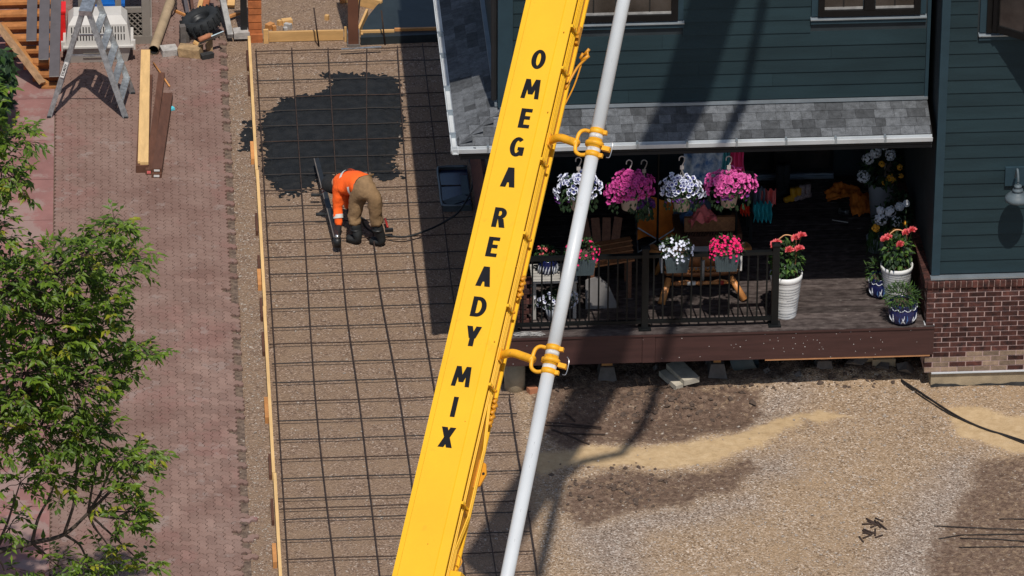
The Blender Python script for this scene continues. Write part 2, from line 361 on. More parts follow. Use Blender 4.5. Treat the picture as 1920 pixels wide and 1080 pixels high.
def ground_mat():
    m = bpy.data.materials.new('gravel_ground'); m.use_nodes = True; n = m.node_tree.nodes; l = m.node_tree.links; b = n['Principled BSDF']
    b.inputs['Roughness'].default_value = .95; b.inputs['Specular IOR Level'].default_value = .15
    geo = n.new('ShaderNodeNewGeometry'); P = geo.outputs['Position']
    def vor(s):
        v = n.new('ShaderNodeTexVoronoi'); v.inputs['Scale'].default_value = s; v.inputs['Randomness'].default_value = 1; l.new(P, v.inputs['Vector']); return v
    def noi(s, d=5):
        v = n.new('ShaderNodeTexNoise'); v.inputs['Scale'].default_value = s; v.inputs['Detail'].default_value = d; v.inputs['Roughness'].default_value = .65; l.new(P, v.inputs['Vector']); return v.outputs['Fac']
    def ramp(f, stops):
        r = n.new('ShaderNodeValToRGB'); e = r.color_ramp.elements
        while len(e) < len(stops): e.new(.5)
        for k, (p, c) in enumerate(stops): e[k].position = p; e[k].color = (*c, 1)
        l.new(f, r.inputs[0]); return r.outputs[0]
    def mix(f, a, c):
        x = n.new('ShaderNodeMix'); x.data_type = 'RGBA'; l.new(f, x.inputs[0]); l.new(a, x.inputs[6]); l.new(c, x.inputs[7]); return x.outputs[2]
    def math_(op, a, c):
        x = n.new('ShaderNodeMath'); x.operation = op; x.use_clamp = op not in ('SUBTRACT', 'ADD')
        for i, q in ((0, a), (1, c)):
            if isinstance(q, (int, float)): x.inputs[i].default_value = q
            else: l.new(q, x.inputs[i])
        return x.outputs[0]
    v1 = vor(56); v2 = vor(24); sp = n.new('ShaderNodeSeparateColor'); l.new(v1.outputs['Color'], sp.inputs[0]); sp2 = n.new('ShaderNodeSeparateColor'); l.new(v2.outputs['Color'], sp2.inputs[0])
    tan = ramp(sp.outputs[0], [(0, (.145, .095, .057)), (.25, (.275, .19, .12)), (.7, (.375, .267, .175)), (.90, (.47, .36, .265)), (1, (.65, .55, .45))])
    gry = ramp(sp.outputs[0], [(0, (.12, .087, .066)), (.3, (.235, .178, .14)), (.68, (.34, .268, .215)), (.9, (.44, .365, .305)), (1, (.60, .53, .46))])
    brn = ramp(sp.outputs[1], [(0, (.115, .075, .053)), (.3, (.205, .138, .097)), (.75, (.262, .18, .127)), (.92, (.33, .24, .18)), (1, (.47, .37, .295))])
    soil = ramp(noi(17, 8), [(.3, (.078, .050, .035)), (.5, (.145, .094, .067)), (.68, (.215, .15, .108))])
    sand = ramp(noi(9, 8), [(.3, (.37, .255, .138)), (.5, (.45, .32, .18)), (.7, (.51, .375, .225))])
    dust = ramp(noi(60, 3), [(.3, (.33, .225, .135)), (.7, (.43, .30, .183))])
    big = noi(1.3, 4)
    a = n.new('ShaderNodeAttribute'); a.attribute_name = 'mask'; s = n.new('ShaderNodeSeparateColor'); l.new(a.outputs['Color'], s.inputs[0])
    dst = ramp(noi(1.5, 7), [(.43, (0, 0, 0)), (.62, (1, 1, 1))])
    tan = mix(math_('MULTIPLY', dst, math_('SUBTRACT', .85, math_('MULTIPLY', sp2.outputs[0], .6))), tan, dust)
    # gravel base of the slab: brown stones with dusty fines
    bd = ramp(noi(60, 3), [(.3, (.225, .152, .10)), (.7, (.29, .20, .135))])
    bdm = ramp(noi(3.1, 6), [(.40, (0, 0, 0)), (.60, (1, 1, 1))]); brn = mix(math_('MULTIPLY', bdm, .82), brn, bd)
    c = mix(a.outputs['Alpha'], tan, brn)
    c = mix(s.outputs[2], c, gry); 
    soilm = mix(math_('MULTIPLY', ramp(sp2.outputs[1], [(.88, (0, 0, 0)), (.93, (1, 1, 1))]), .4), soil, tan)
    def rag(msk, k, fr):
        t_ = math_('SUBTRACT', noi(fr, 4), .5); x = n.new('ShaderNodeMath'); x.operation = 'MULTIPLY_ADD'; l.new(t_, x.inputs[0]); x.inputs[1].default_value = k; l.new(msk, x.inputs[2])
        r_ = n.new('ShaderNodeMapRange'); r_.inputs['From Min'].default_value = .22; r_.inputs['From Max'].default_value = .78; l.new(x.outputs[0], r_.inputs[0]); return r_.outputs[0]
    c = mix(rag(s.outputs[0], 1.3, 13), c, soilm); c = mix(rag(s.outputs[1], 1.1, 16), c, sand)
    # loose gravel strip between the pavers and the form board is greyer
    sx = n.new('ShaderNodeSeparateXYZ'); l.new(P, sx.inputs[0])
    strip = math_('MULTIPLY', ramp(math_('ADD', math_('MULTIPLY', sx.outputs[0], -.5), -3.455), [(.462, (0, 0, 0)), (.485, (1, 1, 1))]), ramp(noi(2.2, 5), [(.34, (0, 0, 0)), (.5, (1, 1, 1))]))
    c = mix(math_('MULTIPLY', strip, .95), c, gry)
    l.new(c, b.inputs['Base Color'])
    ht = math_('MULTIPLY', v1.outputs['Distance'], 1.0); bp = n.new('ShaderNodeBump'); bp.invert = True; bp.inputs['Distance'].default_value = .016
    st = n.new('ShaderNodeMapRange'); l.new(s.outputs[1], st.inputs[0]); st.inputs['To Min'].default_value = .9; st.inputs['To Max'].default_value = .08; l.new(st.outputs[0], bp.inputs['Strength'])
    l.new(v1.outputs['Distance'], bp.inputs['Height'])
    bp2 = n.new('ShaderNodeBump'); bp2.inputs['Distance'].default_value = .03; bp2.inputs['Strength'].default_value = .5; l.new(noi(11, 6), bp2.inputs['Height']); l.new(bp.outputs[0], bp2.inputs['Normal']); l.new(bp2.outputs[0], b.inputs['Normal'])
    return m
gm.materials.append(ground_mat()); ground = bpy.data.objects.new('ground', gm); COL.objects.link(ground); ground['kind'] = 'structure'
def gz(x, y): return hgt(x, y)

# loose stones lying on the gravel
M['stone_mix'] = mat('stone_mix', (.13, .1, .078), .95, 0, 60, col2=(.50, .43, .36))
ROCK = [(1, 0, 0), (-1, 0, 0), (0, 1, 0), (0, -1, 0), (0, 0, 1), (0, 0, -.6), (.6, .6, .45), (-.6, .55, .5)]
ROCKF = [(0, 6, 4), (6, 2, 4), (2, 7, 4), (7, 1, 4), (1, 3, 4), (3, 0, 4), (0, 2, 6), (1, 7, 2), (0, 5, 2), (2, 5, 1), (1, 5, 3), (3, 5, 0)]
def rock(mb, p, r, mi=0):
    q = Matrix.Rotation(RU(0, 6.3), 3, 'Z') @ Matrix.Rotation(RU(-.4, .4), 3, 'X'); s_ = V((RU(.7, 1.3), RU(.6, 1.1), RU(.5, .8)))
    mb.add([V(p)+q @ V((v[0]*s_.x*RU(.8, 1.2), v[1]*s_.y*RU(.8, 1.2), v[2]*s_.z))*r for v in ROCK], ROCKF, mi)
mb = MB()
for i in range(9000):
    z_ = random.random()
    if z_ < .62: x, y = RU(-4.9, 1.6), RU(-5, .1)
    elif z_ < .8: x, y = RU(-8.28, -7.95), RU(-4.6, 9.2)
    else: x, y = RU(-7.8, -5.0), RU(-4.6, 9.6)
    if x > -5 and max(masks(x, y)[1], 0) > .5 and random.random() < .93: continue
    if x > -5 and masks(x, y)[0] > .4 and random.random() < .75: continue
    r = RU(.006, .013) if random.random() < .9 else RU(.013, .024)
    rock(mb, (x, y, gz(x, y)+r*.2), r)
o = mb.build('loose_gravel', 'stone_mix', None); o['kind'] = 'stuff'; o['label'] = 'loose pale gravel stones scattered over the ground'; o['category'] = 'gravel'

# ------------------------------------------------------------------ red concrete pad on the left
defm('red_concrete', (.235, .112, .098), .9, .16, 2.2, .4, 120, rnd=.08, fine=.1, wear=[((.27, .19, .165), 1.6, .50, .75), ((.13, .08, .07), 5, .64, .4)])
defm('paver', (.178, .106, .085), .92, 0, 1.7, .6, 120, rnd=.12, fine=.13, col2=(.246, .162, .132), spec=.2, wear=[((.26, .125, .108), .8, .53, .28), ((.27, .215, .19), 3.5, .57, .5), ((.085, .06, .05), 4, .64, .4)])
defm('bedding', (.06, .039, .030), .95, 0, 14, .8, 80, col2=(.19, .135, .098), fine=.3)
mb = MB(); mb.box2((-14, -7, -.05), (-10.475, 14, .006)); pad = struct('concrete_pad', mb, 'bedding')
yj = [G(107, y).y for y in (1110, 1030, 955, 880, 805, 730, 650, 572, 493, 418, 342, 268, 190, 115, 45, -20)]
for a, b in zip(yj, yj[1:]):
    mb = MB(); mb.box2((-12.0, a+.006, .0), (-10.48, b-.006, .045)); mb.build('concrete_slab', 'red_concrete', pad)
    mb = MB(); mb.box2((-13.9, a+.006, .0), (-12.012, b-.006, .045)); mb.build('concrete_slab', 'red_concrete', pad)

# ------------------------------------------------------------------ interlocking paver drive, herringbone
UN = .0985; AMP = .012
def wob(t):
    t = t % 1.0
    return (0 if t < .01 else 1 if .15 < t < .4 else -1 if .6 < t < .85 else 0)*AMP
TS = [0, .2, .38, .62, .8]
def pedge(x0, y0, x1, y1):
    out = []; n = round(max(abs(x1-x0), abs(y1-y0)))
    for k in range(n):
        for t in TS:
            u = k+t
            if x0 == x1: y = y0+u*(1 if y1 > y0 else -1); out.append((x0*UN+wob(y), y*UN))
            else: x = x0+u*(1 if x1 > x0 else -1); out.append((x*UN, y0*UN+wob(x)))
    return out
def paver_mesh(w, h):
    poly = pedge(0, 0, w, 0)+pedge(w, 0, w, h)+pedge(w, h, 0, h)+pedge(0, h, 0, 0); cx, cy = w*UN/2, h*UN/2
    g_ = .0029; q = []
    for x, y in poly: q.append((x-cx-(g_ if x > cx else -g_), y-cy-(g_ if y > cy else -g_)))
    mb = MB(); n = len(q); t = [(x*.965, y*.965) for x, y in q]
    mb.add([(x, y, -.03) for x, y in q]+[(x, y, -.004) for x, y in q]+[(x, y, 0) for x, y in t],
           [(i, (i+1) % n, n+(i+1) % n, n+i) for i in range(n)]+[(n+i, n+(i+1) % n, 2*n+(i+1) % n, 2*n+i) for i in range(n)]+[tuple(range(2*n, 3*n))])
    return mb
mb = MB(); mb.box2((-10.45, -7, -.05), (-8.2, 14, .012)); drive = struct('paver_drive', mb, 'bedding')
PH, PV = paver_mesh(2, 1), paver_mesh(1, 2); MH, MV = PH.mesh('paver', 'paver'), PV.mesh('paver', 'paver'); PS = paver_mesh(1, 1)
X0 = -10.462; NC = 22; J0 = round(-6.0/UN); J1 = round(12.6/UN); PAVZ = .046
cells = []
for j in range(J0, J1):
    for i in range(0, NC+1):
        k = (i-j) % 4
        if k == 0 and i+1 <= NC+ (0): cells.append((0, i, j))
        elif k == 1 and i == 0: cells.append((2, i, j))
        elif k == 2:
            if i >= NC and random.random() < .86: continue
            cells.append((1, i, j-1))
rest = MB(); near = []
for t, i, j in cells:
    c = V((X0+(i+(1 if t == 0 else .5))*UN, (j+(1 if t == 1 else .5))*UN, PAVZ+RU(-.0015, .0015)))
    if t == 0 and i >= NC-1 and random.random() < .16: continue
    near.append((t, c))
def pvis(c):
    d = c-CAMP; w_ = d.dot(FWD); x = 960+FPX*d.dot(RGT)/w_; y = 540-FPX*d.dot(UPV)/w_
    return (320 < x < 440 and 520 < y < 1075), y
cand = sorted([q for q in near if pvis(q[1])[0]], key=lambda q: -pvis(q[1])[1])
single = set(id(q) for q in cand[:300])
for q in near:
    t, c = q
    if id(q) in single: inst('paver', MV if t else MH, drive, c, (RU(-.006, .006), RU(-.006, .006), RU(-.008, .008)))
    else:
        src = (PH, PV, PS)[t]; tz = V((RU(-.006, .006), RU(-.006, .006), 0))
        rest.add([v+c+V((0, 0, v.x*tz.x+v.y*tz.y)) for v in src.v], src.f)
o = rest.build('paver_field', 'paver', drive); o['kind'] = 'stuff'
# loose broken pavers by the edge
for k, (x, y, rz, m_) in enumerate(((466, 975, .5, 'red_concrete'), (452, 988, 1.2, 'bedding'), (470, 1010, .9, 'paver'), (467, 1045, .3, 'paver'), (447, 1060, 1.4, 'paver'))):
    g_ = G(x, y, .02); mb = MB(); src = PH
    mb.add([Matrix.Rotation(rz, 3, 'Z') @ V(v)+V((g_.x, g_.y, .034)) for v in src.v], src.f)
    one('loose_paver', mb, m_, ['pinkish loose paver lying in the gravel by the drive edge, upper one', 'dark half-buried loose paver beside the pink one at the drive edge', 'tilted brown loose paver in the gravel, between the pink one and the lowest', 'lone grey-pink paver lying flat on sand beside the form board', 'loose paver nearest the picture bottom at the drive edge'][k], 'paver', 'loose pavers beside the drive')

# ------------------------------------------------------------------ wet poured patches
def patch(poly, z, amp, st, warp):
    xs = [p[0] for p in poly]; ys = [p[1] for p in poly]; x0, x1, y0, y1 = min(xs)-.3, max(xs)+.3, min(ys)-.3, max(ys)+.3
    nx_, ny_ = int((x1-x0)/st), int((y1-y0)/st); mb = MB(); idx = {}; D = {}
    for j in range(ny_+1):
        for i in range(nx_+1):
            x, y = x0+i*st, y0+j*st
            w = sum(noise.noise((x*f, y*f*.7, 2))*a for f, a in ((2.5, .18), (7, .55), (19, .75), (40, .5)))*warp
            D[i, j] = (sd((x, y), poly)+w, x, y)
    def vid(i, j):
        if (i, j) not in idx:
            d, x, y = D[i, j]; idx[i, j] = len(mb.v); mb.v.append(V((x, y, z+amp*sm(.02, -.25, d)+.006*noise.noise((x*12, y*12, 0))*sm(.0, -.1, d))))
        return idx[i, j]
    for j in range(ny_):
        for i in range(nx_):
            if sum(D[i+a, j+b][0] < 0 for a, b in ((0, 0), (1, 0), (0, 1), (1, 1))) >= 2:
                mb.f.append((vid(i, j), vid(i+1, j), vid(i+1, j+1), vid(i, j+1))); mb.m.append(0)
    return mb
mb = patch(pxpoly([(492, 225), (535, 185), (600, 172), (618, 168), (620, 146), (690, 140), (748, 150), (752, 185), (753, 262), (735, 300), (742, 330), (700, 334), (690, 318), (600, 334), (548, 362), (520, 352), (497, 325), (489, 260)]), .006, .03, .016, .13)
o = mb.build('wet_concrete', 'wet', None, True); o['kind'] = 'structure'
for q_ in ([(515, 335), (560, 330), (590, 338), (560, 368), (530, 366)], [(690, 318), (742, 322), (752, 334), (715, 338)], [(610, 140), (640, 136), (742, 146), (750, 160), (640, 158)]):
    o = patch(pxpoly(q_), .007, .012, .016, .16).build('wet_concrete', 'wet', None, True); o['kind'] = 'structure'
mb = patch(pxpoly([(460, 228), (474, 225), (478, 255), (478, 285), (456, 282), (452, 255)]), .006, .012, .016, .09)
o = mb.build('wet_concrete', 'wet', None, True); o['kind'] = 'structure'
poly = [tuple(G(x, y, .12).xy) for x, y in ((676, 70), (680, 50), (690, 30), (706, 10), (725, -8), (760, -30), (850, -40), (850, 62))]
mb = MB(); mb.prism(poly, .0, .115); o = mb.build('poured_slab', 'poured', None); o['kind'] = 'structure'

# ------------------------------------------------------------------ house
house = thing('house', 'dark teal lap-sided house with grey shingle skirt roof, brick base and covered porch', 'house', (-2.5, 2.0, 0))
EXP = .1695; YW = .55; ZB = 3.62; XL = -5.13; ZT = 6.35
bm_ = MB()
# lap board: bottom edge proud, top edge tucked in
bm_.add([(-.5, -.016, 0), (.5, -.016, 0), (.5, 0, 0), (-.5, 0, 0), (-.5, -.004, .18), (.5, -.004, .18), (.5, 0, .18), (-.5, 0, .18)], MB.BOXF)
LAP = bm_.mesh('siding_board', 'siding')
def lap(parent, x0, x1, y, z):
    inst('siding_board', LAP, parent, ((x0+x1)/2, y, z), scale=(x1-x0, 1, 1))
mb = MB(); mb.box2((XL+.01, YW, ZB-.3), (-.1, 9, ZT)); mb.box2((XL+.01, 4.05, .3), (-.1, 9, ZB-.3)); upper = mb.build('upper_wall', 'dark_wall', house)
WIN = [(-4.45, -3.0), (-1.505, -.16)]; WB = 4.585
z = ZB+.02; k = 0
while z < 6.2:
    segs = [(-4.975, -.145)]
    if z+.1 > WB: segs = [(-4.975, WIN[0][0]), (WIN[0][1], WIN[1][0])]
    for a, b in segs:
        if b-a > 3:   # butt joints
            j = a+(b-a)*[.28, .63, .45, .77, .36][k % 5]; lap(upper, a, j-.001, YW, z); lap(upper, j+.001, b, YW, z)
        elif b-a > .1: lap(upper, a, b, YW, z)
    z += EXP; k += 1
for a, b in ((XL, -4.98), (-.14, -.1)):
    mb = MB(); mb.box2((a, YW-.024, ZB), (b, YW+.02, ZT)); mb.build('corner_trim', 'siding_trim', upper)
mb = MB(); mb.box2((XL-.022, YW-.024, ZB), (XL, YW+.13, ZT)); mb.build('corner_trim', 'siding_trim', upper)
z = ZB+.02
while z < 5.4:      # boards of the shaded left side
    o = inst('siding_board', LAP, upper, (XL+.012, YW+.13+4, z), (0, 0, -math.pi/2), (8, 1, 1)); z += EXP
mb = MB(); mb.bar((XL, YW-.02, ZB-.012), (-.1, YW-.02, ZB-.012), .03, .035); mb.build('flashing', 'flashing', house)
mb = MB(); mb.bar((XL-.03, YW+.05, ZB-.0), (XL-.03, 9, ZB-.0), .05, .04); mb.build('flashing', 'flashing', house)
mb = MB(); mb.box2((XL-.42, YW-.42, ZT), (2.6, 9.2, ZT+.09)); mb.add([(XL-.42, YW-.42, ZT+.09), (2.6, YW-.42, ZT+.09), (2.6, 9.2, ZT+.09), (XL-.42, 9.2, ZT+.09), (XL+2.5, 4.6, ZT+1.3), (0, 4.6, ZT+1.3)],
    [(0, 1, 5, 4), (1, 2, 5), (2, 3, 4, 5), (3, 0, 4)]); mb.build('main_roof', 'shingle', house)
mb = MB(); mb.tube([(XL-.06, YW+.10, ZT-.05), (XL-.06, YW+.10, ZB+.05)], .035, 8); mb.build('downspout', 'soffit', house)
# windows
def window(x0, x1, z0, z1, y, nsash, pm='glass'):
    w = bpy.data.objects.new('window', None); COL.objects.link(w); w.parent = house; w.location = V(((x0+x1)/2, y, z0))-org(house)
    mb = MB(); T = .075
    for a, b, c, d in ((x0, x1, z0, z0+T), (x0, x1, z1-T, z1), (x0, x0+T, z0+T, z1-T), (x1-T, x1, z0+T, z1-T)): mb.box2((a, y-.05, c), (b, y+.02, d))
    for i in range(1, nsash):
        xm = x0+(x1-x0)*i/nsash; mb.box2((xm-.06, y-.055, z0+T), (xm+.06, y+.02, z1-T))
    mb.build('frame', 'black_frame', w)
    for i in range(nsash):
        a = x0+(x1-x0)*i/nsash+.075; b = x0+(x1-x0)*(i+1)/nsash-.075
        mb = MB(); mb.box2((a, y-.006, z0+T), (b, y-.001, z1-T)); mb.build('pane', pm, w)
        mb = MB(); mb.box2((a, y-.014, z0+T), (b, y-.008, z0+T+.03)); mb.build('glazing_bead', 'grey_plank', w)
        mb = MB(); mb.box2(((a+b)/2-.008, y-.012, z0+T+.03), ((a+b)/2+.008, y-.0075, z1-T)); mb.box2((a, y-.0122, z0+.55), (b, y-.0077, z0+.566)); mb.build('grille', 'mullion', w)
    for a, b in ((x0-.075, x0), (x1, x1+.065)):
        mb = MB(); mb.box2((a, y-.03, z0), (b, y, z1)); mb.build('trim_board', 'siding_trim', w)
    mb = MB(); mb.box2((x0-.08, y-.034, z0-.1), (x1+.07, y, z0-.03)); mb.build('apron', 'siding_trim', w)
    mb = MB(); mb.add([(x0-.085, y-.055, z0-.032), (x1+.075, y-.055, z0-.032), (x1+.075, y, z0-.012), (x0-.085, y, z0-.012), (x0-.085, y-.055, z0-.045), (x1+.075, y-.055, z0-.045), (x1+.075, y, z0-.045), (x0-.085, y, z0-.045)], [(0, 1, 2, 3), (0, 4, 5, 1), (1, 5, 6, 2), (3, 2, 6, 7), (0, 3, 7, 4)])
    mb.build('sill', 'flashing', w)
    return w
window(-4.37, -3.06, 4.70, 6.1, YW, 2); window(-1.425, -.227, 4.70, 6.1, YW, 2)
# skirt roof
EY, EZ, EX = .03, 3.41, -5.64; RUN = YW-EY; RISE = ZB-EZ-.02; PHI = math.atan2(RISE, RUN); SL = math.hypot(RUN, RISE)
mb = MB(); tk = .03
mb.add([(EX, EY, EZ-tk), (-.1, EY, EZ-tk), (-.1, YW, EZ+RISE-tk), (XL, YW, EZ+RISE-tk), (EX, 9, EZ-tk), (XL, 9, EZ+RISE-tk)], [(0, 1, 2, 3), (0, 3, 5, 4)])
mb.add([(EX, EY, EZ-.16), (-.1, EY, EZ-.16), (-.1, EY, EZ-tk), (EX, EY, EZ-tk), (EX, 9, EZ-.16), (EX, 9, EZ-tk)], [(0, 1, 2, 3), (0, 3, 5, 4)])
roof = mb.build('skirt_roof', 'soffit', house)
bm_ = MB(); bm_.add([(-.5, 0, 0), (.5, 0, 0), (.5, .19, 0), (-.5, .19, 0), (-.5, 0, .010), (.5, 0, .010), (.5, .19, .001), (-.5, .19, .001)], MB.BOXF); SHM = bm_.mesh('shingle', 'shingle')
NCRS = 4; EXS = SL/NCRS
def course(k): s_ = k*EXS-.012; return EY+s_*math.cos(PHI), EZ-tk+.008+s_*math.sin(PHI)
for k in range(NCRS):
    y, z = course(k); x = EX+(y-EY)*.98+.02
    while x < -.11:
        w = RU(.11, .24); w = min(w, -.105-x)
        if w > .03: inst('shingle', SHM, roof, (x+w/2, y, z+RU(0, .002)), (PHI, 0, 0), (w-.003, 1, 1))
        x += w
    d, z = course(k); xx = EX+(d-EY); y = EY+(d-EY)*1.0+.02
    while y < 8.4:
        w = RU(.13, .27)
        inst('shingle', SHM, roof, (xx, y+w/2, z+RU(0, .002)), (PHI, 0, -math.pi/2), (w-.003, 1, 1)); y += w
for k in range(7):      # hip caps
    t = k/7*.96; p = V((EX+.51*t, EY+.52*t, EZ-.01+RISE*t)); mb = MB(); h_ = V((.7, .71, .28)).normalized(); s1 = V((.20, -.02, -.035)); s2 = V((-.02, .2, -.035)); L_ = h_*.17
    mb.add([p, p+s1, p+s1+L_, p+L_, p+s2+L_, p+s2, *(q+V((0, 0, -.012)) for q in (p, p+s1, p+s2))], [(0, 1, 2, 3), (0, 3, 4, 5), (0, 6, 7, 1), (0, 5, 8, 6)]); mb.build('shingle', 'shingle', roof)
# gutters
mb = MB()
def gut(p, q, out):
    p, q, out = V(p), V(q), V(out); u_ = V((0, 0, 1)); prof = [(0, .0), (0, -.06), (.07, -.06), (.082, -.005), (.072, -.004), (.060, -.048), (.012, -.048), (.012, 0)]
    n = len(prof); vs_ = [e+out*a+u_*b for e in (p, q) for a, b in prof]; mb.add(vs_, [(i, (i+1) % n, n+(i+1) % n, n+i) for i in range(n)]+[tuple(range(n))[::-1], tuple(range(n, 2*n))])
gut((EX-.092, EY-.005, EZ-.03), (-.105, EY-.005, EZ-.03), (0, -1, 0)); gut((EX-.005, EY-.097, EZ-.032), (EX-.005, 9, EZ-.032), (-1, 0, 0))
gutter = mb.build('gutter', 'gutter', house)
x = -5.3
while x < -.2:
    mb = MB(); mb.box2((x-.012, EY-.09, EZ-.085), (x+.012, EY-.01, EZ-.012)); mb.build('gutter_hanger', 'flashing', gutter); x += .58
for y in (.35, .95, 1.6, 2.5, 3.1):
    mb = MB(); mb.box2((EX-.088, y-.008, EZ-.085), (EX-.01, y+.008, EZ-.012)); mb.build('gutter_hanger', 'flashing', gutter)
# porch: ceiling, beam, back wall, sliding door
mb = MB(); mb.box2((EX+.02, EY+.01, 3.20), (-.1, 4.1, 3.24)); mb.build('porch_ceiling', 'soffit', house)
mb = MB(); mb.box2((-5.2, .16, 3.15), (-.12, .3, 3.2)); mb.build('porch_beam', 'soffit', house)
mb = MB(); mb.box2((EX+.05, .2, 3.18), (XL, 8.8, 3.22)); mb.build('side_soffit', 'soffit', house)
door = MB().box2((-2.35, 3.98, .86), (-.75, 4.04, 2.95)).build('sliding_door', 'black_frame', house)
MB().box2((-2.28, 3.955, .98), (-1.55, 3.975, 2.9)).build('pane', 'glass', door); MB().box2((-1.5, 3.955, .98), (-.8, 3.975, 2.9)).build('pane', 'glass', door)
MB().box2((-2.35, 3.9, .853), (-.75, 3.975, .89)).build('door_sill', 'flashing', door); MB().box2((-2.35, 3.93, .895), (-.75, 3.972, .92)).build('door_sill', 'flashing', door)
# left side wall: brick base and siding under the skirt roof
mb = MB(); mb.box2((XL+.005, .42, 0), (-4.95, 9, 3.2)); mb.build('side_wall', 'dark_wall', house)
mb = MB(); mb.box2((XL-.045, .38, .25), (XL+.003, 9, 1.45)); mb.build('brick_skirt', 'brick', house)
mb = MB(); mb.tube([(-5.28, .34, 3.3), (-5.24, .38, 3.1), (-5.2, .36, 2.9), (-5.2, .36, .3)], .038, 8); mb.build('downspout', 'soffit', house)
# right wing
YS = .1
mb = MB(); mb.box2((-.03, YS+.0, 1.4), (2.6, 9, ZT)); wing = mb.build('wing_wall', 'dark_wall', house)
z = 1.50
while z < 6.2:
    if z+.12 > 4.55: lap(wing, .065, .385, YS, z)
    elif k % 2: lap(wing, .065, 2.58, YS, z)
    else: lap(wing, .065, 1.30, YS, z); lap(wing, 1.302, 2.58, YS, z)
    z += EXP; k += 1
mb = MB(); mb.box2((-.036, YS-.026, 1.49), (.063, YS+.06, ZT)); mb.build('corner_trim', 'siding_trim', wing)
mb = MB(); mb.box2((-.05, .005, 1.455), (2.6, YS-.002, 1.478)); mb.build('flashing', 'flashing', house)
ww = window(.484, 1.9, 4.655, 6.1, YS, 1, 'curtain')
# open casement sash
hv = V((.772, -.635, 0)); H0 = V((.56, YS-.06, 4.70)); sash = MB(); L_ = 1.1; HH = 1.3
for a, b in ((0, .09), (L_-.09, L_)): sash.bar(H0+hv*((a+b)/2), H0+hv*((a+b)/2)+V((0, 0, HH)), .09, .05, hv)
sash.bar(H0+V((0, 0, .035)), H0+hv*L_+V((0, 0, .035)), .052, .085); sash.bar(H0+V((0, 0, HH-.035)), H0+hv*L_+V((0, 0, HH-.035)), .052, .085)
sash.bar(H0+hv*.42+V((0, 0, .06)), H0+hv*.42+V((0, 0, HH-.06)), .02, .02); sh = sash.build('open_sash', 'black_frame', ww)
mb = MB(); mb.bar(H0+hv*.08+V((0, 0, HH/2)), H0+hv*(L_-.08)+V((0, 0, HH/2)), .008, HH-.14); mb.build('pane', 'glass', sh)
# brick base with rowlock sill
mb = MB(); mb.box2((-.086, .005, .215), (2.6, 2, 1.36)); mb.box2((-.088, 1.9, .86), (0, 4.02, 1.36)); veneer = mb.build('brick_wall', 'mortar', house)
mb = MB(); mb.box2((.0, -.012, .198), (2.6, .05, .214)); mb.build('flashing', 'gutter', house)
mb = MB(); mb.box2((.0, .02, -.3), (2.6, 2, .2)); mb.box2((-.005, .1, -.3), (-.0, 2, .48)); mb.build('foundation', 'foundation', house)
mb = MB(); 
xs_ = [.0+i*.06 for i in range(44)]; n_ = len(xs_)
mb.add([(x, .012, -.05) for x in xs_]+[(x, .014, .035+.035*noise.noise((x*3.3, 0, 0))+.02*noise.noise((x*9, 1, 0))) for x in xs_], [(i, i+1, n_+i+1, n_+i) for i in range(n_-1)])
mb.build('tar_coating', 'tar', house)
bm_ = MB(); bm_.box((0, 0, 0), (.187, .09, .054)); BR = bm_.mesh('brick', 'brick'); BRP = bm_.mesh('brick', 'brick_pale')
bm_ = MB(); bm_.box((0, 0, 0), (.09, .09, .057)); BH = bm_.mesh('brick', 'brick')
far = MB()
for c in range(17):
    z = .225+.0285+c*.0667; x = -.09+(.1 if c % 2 else 0)
    if c % 2: inst('brick', BH, veneer, (-.045, .045, z))
    while x < 2.5:
        xc = x+.095+.002
        if xc < 1.2: inst('brick', BRP if (c < 3 and random.random() < .75) or (c == 3 and random.random() < .35) else BR, veneer, (xc, .045+RU(-.0015, .0015), z))
        else: far.box((xc, .045, z), (.19, .09, .057))
        x += .2
for c in range(9, 17):
    z = .225+.0285+c*.0667; y = .12 if c % 2 else .22
    while y < 1.3: inst('brick', BR, veneer, (-.045, y+.095, z), (0, 0, math.pi/2)); y += .2
far.build('brickwork', 'brick', veneer)['kind'] = 'stuff'
bm_ = MB(); bm_.add([(-.0285, -.012, -.047), (.0285, -.012, -.047), (.0285, .1, -.047), (-.0285, .1, -.047), (-.0285, -.012, .032), (.0285, -.012, .032), (.0285, .1, .052), (-.0285, .1, .052)], MB.BOXF); RL = bm_.mesh('brick', 'brick')
x = -.058
while x < 1.35: inst('brick', RL, veneer, (x, -.008, 1.405), (0, 0, 0)); x += .0667
mb = MB()
while x < 2.58: mb.add([v+V((x, -.008, 1.405)) for v in bm_.v], bm_.f); x += .0667
mb.build('brickwork', 'brick', veneer)['kind'] = 'stuff'
mb = MB(); mb.box2((-.085, -.003, 1.36), (2.59, .1, 1.428)); mb.box2((-.095, .1, 1.36), (-.03, 4.0, 1.428)); mb.build('mortar_bed', 'mortar', veneer)
y = .035
while y < 3.6: inst('brick', RL, veneer, (-.105, y, 1.405), (0, 0, -math.pi/2)); y += .0667
# brick pier at the left end of the porch
mb = MB(); mb.box2((-5.15, .3, .86), (-4.82, .42, 3.1)); pier = mb.build('porch_pier', 'mortar', house)
for c in range(10):
    for i in range(2):
        xx = -5.05+i*.2-(.06 if c % 2 else 0)
        inst('brick', BR, pier, (xx, .325, .9+c*.0667), scale=(.95, 1, 1))
mb = MB(); mb.box2((-.105, .105, .845), (.015, .0, .862)); mb.build('flashing', 'gutter', house)

